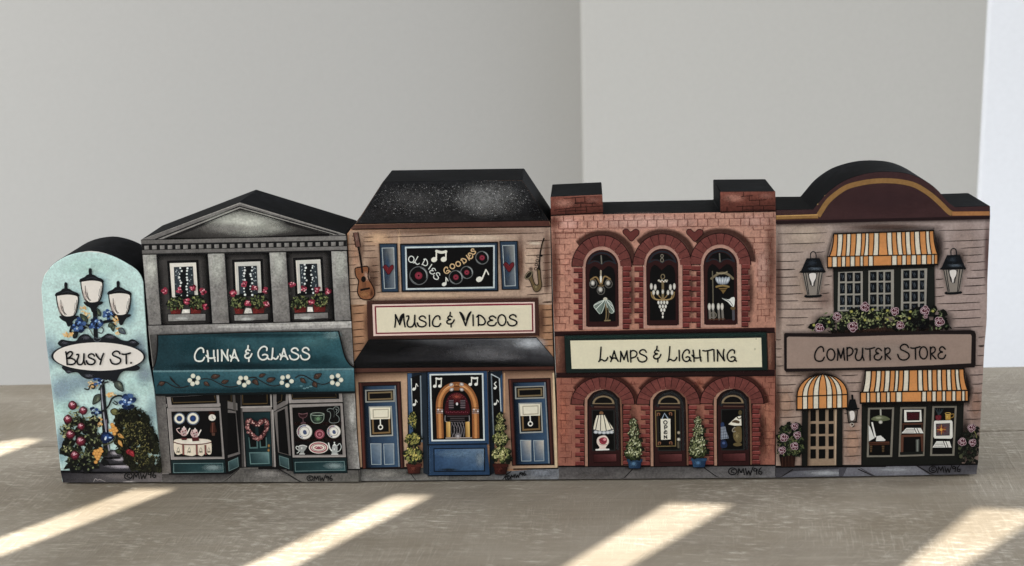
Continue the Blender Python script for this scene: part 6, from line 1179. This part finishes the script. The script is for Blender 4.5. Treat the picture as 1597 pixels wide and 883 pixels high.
# upper window
uw = B.part('bow_window', 8, mot=.2); view(*vR)
uw.poly([(440, 775), (1135, 760), (1140, 1120), (445, 1120)], '#232622'); uw.halo([(440, 775), (1135, 760), (1140, 1120), (445, 1120)], 26, '#1a1210', .6)
UW = [(vS, [(428, 372), (600, 366), (600, 640), (424, 645)], [440, 488, 542, 596], [378, 450, 534, 614]), (vS, [(636, 362), (815, 354), (815, 640), (636, 640)], [648, 706, 752, 805], [372, 446, 528, 610]), (vT, [(155, 352), (338, 346), (330, 640), (152, 640)], [170, 226, 284, 328], [362, 430, 508, 590])]
for v, fr_q, xs, ys in UW:
    view(*v); f = B.part('casement', 10, parent=uw, mot=.15); f.poly(fr_q, '#98948a'); f.ring(fr_q, 4, '#14120f')
    for j in range(4):
        for i in range(3):
            x0, x1 = xs[i] + 1, xs[i + 1] - 12; y0 = ys[j]; y1 = (ys[j + 1] if j < 3 else 645) - 12
            p_ = B.part('pane', 12, parent=uw, mot=.05); p_.poly([(x0, y0), (x1, y0 - 2), (x1, y1 - 2), (x0, y1)], '#0d1218'); p_.line([(x0 + 8, y0 + 12), (x0 + 22, y1 - 14)], 4, '#46505a'); p_.line([(x0 + 22, y0 + 16), (x0 + 26, y1 - 26)], 3, '#6a747c')
# coach lamps
for v, dx, dy, nm in ((vS, 0, 0, 'l'), (vT, 260, -22, 'r')):
    view(v[0] + dx / v[2], v[1] + dy / v[2], v[2]); l = B.part('coach_lamp', 10, mot=.15)
    l.soft(300, 300, 60, 80, '#3a2620', .5); l.soft(265, 400, 100, 170, '#4a362e', .35)
    l.line([(240, 275), (240, 245), (258, 232), (275, 245), (277, 275)], 7, '#20242a')
    l.poly([(212, 278), (300, 276), (336, 358), (345, 372), (330, 380), (180, 380), (160, 374), (175, 362)], '#14181e'); l.soft(250, 310, 40, 26, '#39424c', .8); l.soft(270, 350, 60, 14, '#6a7682', .6); l.line([(165, 374), (340, 370)], 8, '#0d0f13')
    q = [(184, 380), (326, 376), (300, 530), (214, 534)]; gp_ = B.part('glass', 12, parent=l, mot=.1); gp_.poly(q, '#8a8279')
    for a, b in (((190, 380), (220, 530)), ((206, 380), (228, 528)), ((320, 376), (292, 528)), ((300, 378), (284, 528)), ((222, 380), (240, 460))): gp_.line([a, b], 6, '#191c20')
    gp_.line([(285, 380), (270, 440), (264, 470)], 5, '#2a2c30'); gp_.blob([(232, 382), (274, 380), (278, 410), (262, 445), (258, 468), (248, 468), (244, 445), (230, 410)], '#ded8d2', 4); gp_.ring(catmull([(232, 382), (274, 380), (278, 410), (262, 445), (258, 468), (248, 468), (244, 445), (230, 410)], 4, True), 4, '#22201f')
    l.blob([(205, 530), (305, 526), (306, 545), (208, 550)], '#14161a', 3)
view(*vU); l = B.part('coach_lamp', 12, mot=.15); l.line([(438, 378), (440, 400)], 12, '#14161a'); l.poly([(425, 400), (455, 398), (468, 448), (412, 452)], '#14161a'); l.line([(405, 455), (475, 450)], 8, '#0f1114'); q = [(410, 460), (468, 458), (460, 522), (418, 524)]; l.poly(q, '#6a6058'); l.ring(q, 8, '#14161a'); l.blob([(424, 466), (446, 464), (452, 490), (446, 512), (430, 514), (426, 490)], '#e0d9d2', 4); l.line([(430, 528), (448, 545), (440, 550)], 7, '#2a241f'); l.ring(circ(436, 538, 10, 9, n=10), 4, '#b9b0a4')
# window box flowers
vFl = (1240, 460, 6.1423); view(*vFl); fb = B.part('flower_box', 14, mot=.3)
fb.poly([(470, 290), (1330, 240), (1400, 360), (330, 380)], '#3a2a22'); fb.soft(700, 330, 200, 30, '#5c4234', .7)
hp_ = [(130, 340), (200, 240), (290, 175), (400, 170), (500, 150), (640, 140), (760, 135), (900, 140), (1050, 140), (1200, 150), (1330, 130), (1420, 170), (1490, 270), (1510, 330), (1300, 340), (1000, 330), (700, 320), (480, 340), (300, 360)]
fb.soft(1440, 250, 110, 120, '#1d1614', .7); fb.soft(250, 250, 110, 90, '#2a1c17', .6)
fo = B.part('foliage', 16, parent=fb, mot=.3)
fo.scatter_in(hp_, 170, ['#0f120d', '#151912', '#0d0f0b'], 90, 60, seed=81); fo.scatter_in(hp_, 430, ['#2c3524', '#4e5a3c', '#232b1e', '#66704a', '#2c3626', '#808a62', '#171c15'], 34, 14, seed=82)
fo.dabs([(760, 220, 330, 90)], 120, ['#8a8f60', '#a5a873', '#6d7548'], 26, 10, seed=83); fo.soft(1240, 290, 180, 50, '#15171a', .8)
for x, y in ((540, 160), (745, 140), (790, 225), (670, 240), (1095, 225), (1105, 160), (885, 150), (885, 235), (325, 260), (180, 290), (1320, 155)): fo.ell(x, y, 15, 14, '#7d8238', '#b5ad52', n=9)
def rose(v, x, y, r, a, par, nm='rose_bloom'):
    view(*v); f = B.part(nm, 34, parent=par, mot=.1); ca, sa = math.cos(R(a)), math.sin(R(a))
    for t in (-50, 0, 50):
        cx_, cy_ = x + r * .75 * math.cos(R(a + t)), y + r * .75 * math.sin(R(a + t)); f.ell(cx_, cy_, r * .62, r * .55, '#bfa6ad', rot=a); f.ell(cx_, cy_, r * .52, r * .45, '#571c2e', rot=a)
    f.ell(x, y, r * .82, r * .79, '#c9b2b8'); f.ell(x, y, r * .74, r * .71, '#5a1f30', '#702f42'); f.line([(x + r * .1, y), (x + r * .35, y - r * .25), (x, y - r * .5), (x - r * .5, y - r * .1), (x - r * .2, y + r * .45), (x + r * .4, y + r * .35)], r * .12, '#dccbd0'); f.ell(x, y - r * .05, r * .2, r * .18, '#41141f', n=8)
for x, y, r, a in ((225, 325, 40, -50), (400, 195, 38, 80), (540, 300, 46, 20), (658, 120, 42, -20), (945, 150, 38, 30), (1000, 300, 36, -50), (1232, 152, 42, -10), (1375, 268, 44, -60)): rose(vFl, x, y, r, a, fb)
view(*vFl); rose(vFl, 1250, 200, 20, 90, fb)
# sign board
view(*vU); sg = B.part('sign_board', 20, mot=.15); view(1215, 515, 9.981)
px2 = lambda x, y: ((1365 + x / 9.679 - 1215) * 9.981, (510 + y / 9.679 - 515) * 9.981)
o = [(78, 62), (100, 45), (800, 50), px2(300, 75), px2(1440, 48), px2(1500, 60), px2(1520, 110), px2(1515, 560), px2(1500, 610), px2(800, 640), (1000, 625), (110, 650), (80, 620)]
sg.halo([o[0], o[4], o[7], o[11]], 60, '#2a1c18', .6); sg.poly(o, '#241a1b')
i_ = [(122, 118), (150, 102), (800, 110), px2(300, 125), px2(900, 112), px2(1440, 112), px2(1455, 140), px2(1445, 548), px2(900, 575), px2(300, 600), (900, 590), (122, 598)]
sg.poly(i_, '#998579'); sg.soft(1600, 320, 900, 200, '#a8978c', .6)
lt = B.part('lettering', 26, parent=sg, mot=0)
lt.text([('C', 552, 258, 705, 485), ('O', 745, 292, 868, 470), ('M', 902, 282, 1022, 470), ('P', 1045, 272, 1150, 470), ('U', 1182, 280, 1322, 472), ('T', 1342, 270, 1488, 468), ('E', 1478, 284, 1600, 466)], 23, '#121013')
view(1365, 510, 9.679); lt.text([('R', 138, 315, 232, 494), ('S', 340, 264, 515, 500), ('T', 537, 297, 678, 488), ('O', 668, 300, 788, 484), ('R', 824, 302, 915, 488), ('E', 945, 300, 1062, 482)], 22, '#121013')
# door
view(*vU); d = B.part('door', 8, mot=.25); d.poly([(162, 455), (384, 448), (384, 764), (160, 766)], '#1d1e1b'); d.halo([(162, 455), (384, 448), (384, 764), (160, 766)], 14, '#1a1210', .5); d.poly([(196, 458), (354, 452), (350, 762), (192, 764)], '#9a846c'); d.fade([(196, 458), (192, 764)], -22, '#5f4838', .7); d.line([(348, 456), (344, 758)], 5, '#b8a48a')
xs = [(208, 238), (254, 290), (308, 336)]; ys = [(456, 520), (534, 590), (602, 658), (674, 726)]
for y0, y1 in ys:
    for x0, x1 in xs: p_ = B.part('pane', 11, parent=d, mot=.05); p_.poly([(x0, y0), (x1, y0 - 1), (x1, y1 - 2), (x0, y1)], '#0b0a0a')
pv = B.part('pavement', 4, mot=.5); view(*vU); pv.quad([(16, 770), (620, 765), (620, 832), (16, 838)], ['#3a393d', '#4a4a50', '#47464c', '#4a484c']); pv.poly([(110, 795), (430, 778), (530, 825), (40, 833)], '#5d5d63'); pv.soft(290, 805, 150, 20, '#a3a5a8', .7); pv.line([(36, 834), (110, 785)], 5, BD); pv.line([(440, 775), (550, 828)], 6, BD)
view(*vX); pv.quad([(-200, 672), (1172, 656), (1160, 790), (-200, 800)], ['#47464c', '#4c4b50', '#5a585c', '#4a494e'], 8, 2); pv.poly([(-120, 690), (0, 690), (120, 775), (-160, 784)], '#6a6a70'); pv.poly([(0, 684), (560, 676), (690, 772), (160, 778)], '#6d6d73'); pv.soft(340, 710, 260, 36, '#96989c', .7); pv.line([(-10, 705), (150, 778)], 10, BD); pv.line([(570, 672), (735, 772)], 11, BD)
pv.line([(-200, 672), (600, 665), (1170, 655)], 16, '#141112', sm=0); pv.line([(-200, 783), (600, 776), (1140, 768)], 8, '#141112', sm=0); view(*vU); pv.line([(16, 770), (620, 766)], 12, '#141112'); pv.line([(16, 832), (620, 826)], 5, '#141112')  # lowest strokes are a painted contact shadow at the foot
sgn = B.part('signature', 26); view(*vX); sign96(sgn, 684, 668, 6.7, c='#121013', w=1.4, rot=.02)
# shop window with three bays
sw = B.part('shop_front', 8, mot=.2); view(*vX); sw.poly([(30, 60), (1030, 30), (1010, 655), (24, 668)], '#1e201c'); sw.line([(28, 70), (24, 668)], 8, '#0f100e')
bays = []
for q in ([(84, 100), (346, 96), (326, 586), (72, 588)], [(402, 94), (660, 92), (642, 576), (384, 584)], [(718, 84), (962, 82), (938, 574), (694, 576)]):
    w = B.part('display_window', 10, parent=sw, mot=.2); w.poly(q, '#7f7a6e'); w.ring(q, 5, '#0f100e')
    c_ = (sum(p[0] for p in q) / 4, sum(p[1] for p in q) / 4); w.poly([(x + (22 if x < c_[0] else -22), y + (18 if y < c_[1] else -18)) for x, y in q], '#0a0a0b')
cs = B.part('pendant_lamp', 14, mot=.1); view(*vX); cs.line([(210, 120), (212, 180)], 15, '#a9a89c'); cs.blob([(118, 218), (150, 190), (210, 176), (270, 190), (302, 218), (210, 234)], '#63694c', 4); cs.soft(190, 200, 60, 20, '#a8ab8c', .8); cs.ell(210, 242, 20, 18, '#8f8d82', '#dddad0')
cs = B.part('laptop_desk', 14, mot=.15); cs.poly([(92, 272), (108, 290), (150, 400), (96, 430)], '#c9c8c2'); cs.poly([(118, 245), (134, 242), (166, 385), (152, 398)], '#dad8d2'); cs.poly([(170, 382), (212, 374), (260, 418), (250, 428), (165, 430)], '#d5d3cd'); cs.quad([(92, 438), (296, 434), (298, 466), (96, 470)], ['#5a3626', '#6d4430', '#3f2418', '#4a2a1c'], 3, 1); cs.line([(100, 450), (290, 448)], 5, '#2a1710')
for x in (115, 234): cs.poly([(x - 12, 474), (x + 14, 474), (x + 10, 536), (x - 8, 538)], '#5f4a30'); cs.line([(x - 12, 494), (x + 12, 494)], 5, '#2a1d12'); cs.line([(x - 10, 514), (x + 10, 514)], 5, '#2a1d12')
def monitor(q, scr, c='#d2d0c8'):
    m_ = B.part('monitor', 14, mot=.1); m_.poly(q, c); m_.box(q, 5, '#22201f'); m_.poly(scr, '#111013'); return m_
m_ = monitor([(440, 120), (612, 120), (618, 240), (440, 244)], [(464, 142), (596, 140), (594, 226), (468, 228)]); m_.poly([(472, 150), (588, 148), (586, 218), (476, 220)], '#481820'); m_.soft(520, 185, 50, 30, '#5f2430', .7)
cs = B.part('computer_desk', 14, mot=.15); cs.line([(430, 262), (620, 258)], 18, '#5a392a'); cs.line([(434, 262), (432, 320)], 14, '#4a2d20'); cs.line([(616, 262), (618, 320)], 12, '#4a2d20'); cs.poly([(408, 368), (632, 360), (632, 384), (410, 390)], '#6a4533'); cs.poly([(410, 388), (436, 386), (432, 536), (408, 538)], '#6a4533'); cs.poly([(604, 384), (632, 382), (632, 534), (612, 538)], '#5c3a2b'); cs.poly([(556, 415), (590, 408), (588, 536), (558, 538)], '#5d605a'); cs.line([(572, 420), (572, 530)], 6, '#8d918a'); cs.poly([(400, 538), (628, 530), (628, 558), (400, 562)], '#1d211e')
def keyboard(x0, x1, y0, y1, sk):
    k_ = B.part('keyboard', 15, mot=.1); k_.poly([(x0 + sk, y0), (x1 - sk * .5, y0), (x1, y1), (x0, y1)], '#cfcdc6')
    for t in (.3, .55, .8): k_.line([(x0 + sk * (1 - t) + 10, y0 + (y1 - y0) * t), (x0 + (x1 - x0) * .58, y0 + (y1 - y0) * t)], 4, '#55544f')
    for t in (.62, .74): k_.line([(x0 + (x1 - x0) * t - 8, y0 + 3), (x0 + (x1 - x0) * t + 14, y1 - 3)], 7, '#22211f')
view(*vX); keyboard(415, 632, 300, 352, 50); keyboard(720, 908, 430, 492, 40)
m_ = monitor([(742, 226), (908, 222), (920, 240), (922, 392), (906, 408), (740, 406), (728, 388), (732, 238)], [(754, 258), (892, 252), (890, 374), (756, 378)]); m_.poly([(762, 264), (886, 258), (884, 368), (764, 372)], '#5c4c52')
for a in range(0, 360, 30): m_.line([(808, 316), (808 + (60 if a % 60 else 48) * math.cos(R(a)), 316 + (52 if a % 60 else 44) * math.sin(R(a)))], 11, ['#b07a2c', '#6d2420', '#8a4a20'][(a // 30) % 3], taper=.8)
m_.ell(806, 316, 14, 14, '#c99a3c')
cs = B.part('potted_plant', 14, mot=.1)
for dx_ in (-34, -14, 8, 30, 44): cs.line([(780, 178), (784 + dx_ * .6, 140), (782 + dx_, 112)], 8, '#333f44', taper=.5)
cs.blob([(752, 180), (804, 176), (802, 215), (776, 230), (756, 216)], '#6d1f2b', 3); cs.soft(772, 195, 16, 16, '#94404a', .7)
cs = B.part('yellow_mug', 14, mot=.1); cs.poly([(846, 160), (898, 156), (898, 218), (850, 220)], '#a8862c'); cs.soft(865, 190, 16, 24, '#d6b552', .8); cs.ell(872, 158, 27, 9, '#3a2d12'); cs.ring(circ(872, 158, 27, 9, n=14), 4, '#c9a848'); cs.line([(900, 168), (930, 162), (926, 190), (902, 200)], 9, '#8a6c24')
view(*vX); sw.poly([(702, 500), (936, 496), (934, 556), (702, 558)], '#16191b')
# flowering shrubs at both ends
vSh = (1210, 640, 8.024); view(*vSh); sb = B.part('flower_tub', 14, mot=.3)
tub = [(40, 560), (250, 540), (235, 705), (65, 705)]; sb.soft(150, 600, 150, 130, '#1a120f', .6); sb.poly(tub, ['#2a1712', '#2e1a15', '#3a211a', '#30190f'])
for x in (80, 120, 160, 200): sb.line([(x, 570), (x + 4, 700)], 8, '#4a2c22')
fo = B.part('foliage', 17, parent=sb, mot=.3); fp = [(20, 440), (20, 330), (60, 210), (150, 170), (260, 180), (330, 260), (355, 380), (345, 480), (290, 580), (200, 560), (100, 560), (20, 560)]
fo.scatter_in(fp, 60, ['#171b14', '#1d2219', '#12150f'], 110, 80, seed=91); fo.scatter_in(fp, 260, ['#2f3a26', '#3d4a30', '#1d2418', '#55603c', '#6d7446', '#232b1c'], 44, 18, seed=92)
for x, y, r, a in ((225, 195, 42, 30), (95, 330, 48, 60), (255, 305, 44, 20), (240, 435, 46, 120), (65, 495, 44, 20)): rose(vSh, x, y, r, a, sb, 'pansy_bloom')
view(*vX); sb = B.part('flowering_shrub', 14, mot=.3); sb.soft(1080, 480, 130, 230, '#1a1512', .75); fp = [(960, 500), (1000, 380), (1060, 300), (1120, 250), (1175, 300), (1180, 420), (1170, 640), (1000, 640)]
fo = B.part('foliage', 16, parent=sb, mot=.3); fo.scatter_in(fp, 90, ['#191b18', '#20231d', '#151714'], 60, 34, seed=95); fo.scatter_in(fp, 260, ['#2b3026', '#3a4032', '#23271f', '#4a503c', '#1b1e18'], 26, 9, ang=-80, spread=60, seed=96); fo.line([(1130, 330), (1150, 370), (1155, 395)], 8, '#7d7a48'); fo.ell(985, 500, 14, 14, '#55583f'); fo.ell(1000, 580, 18, 20, '#55583f')
for x, y, r, a in ((1095, 295, 36, 30), (1015, 425, 38, 100), (1105, 440, 34, 20)): rose(vX, x, y, r, a, sb, 'pansy_bloom')
B.finish()
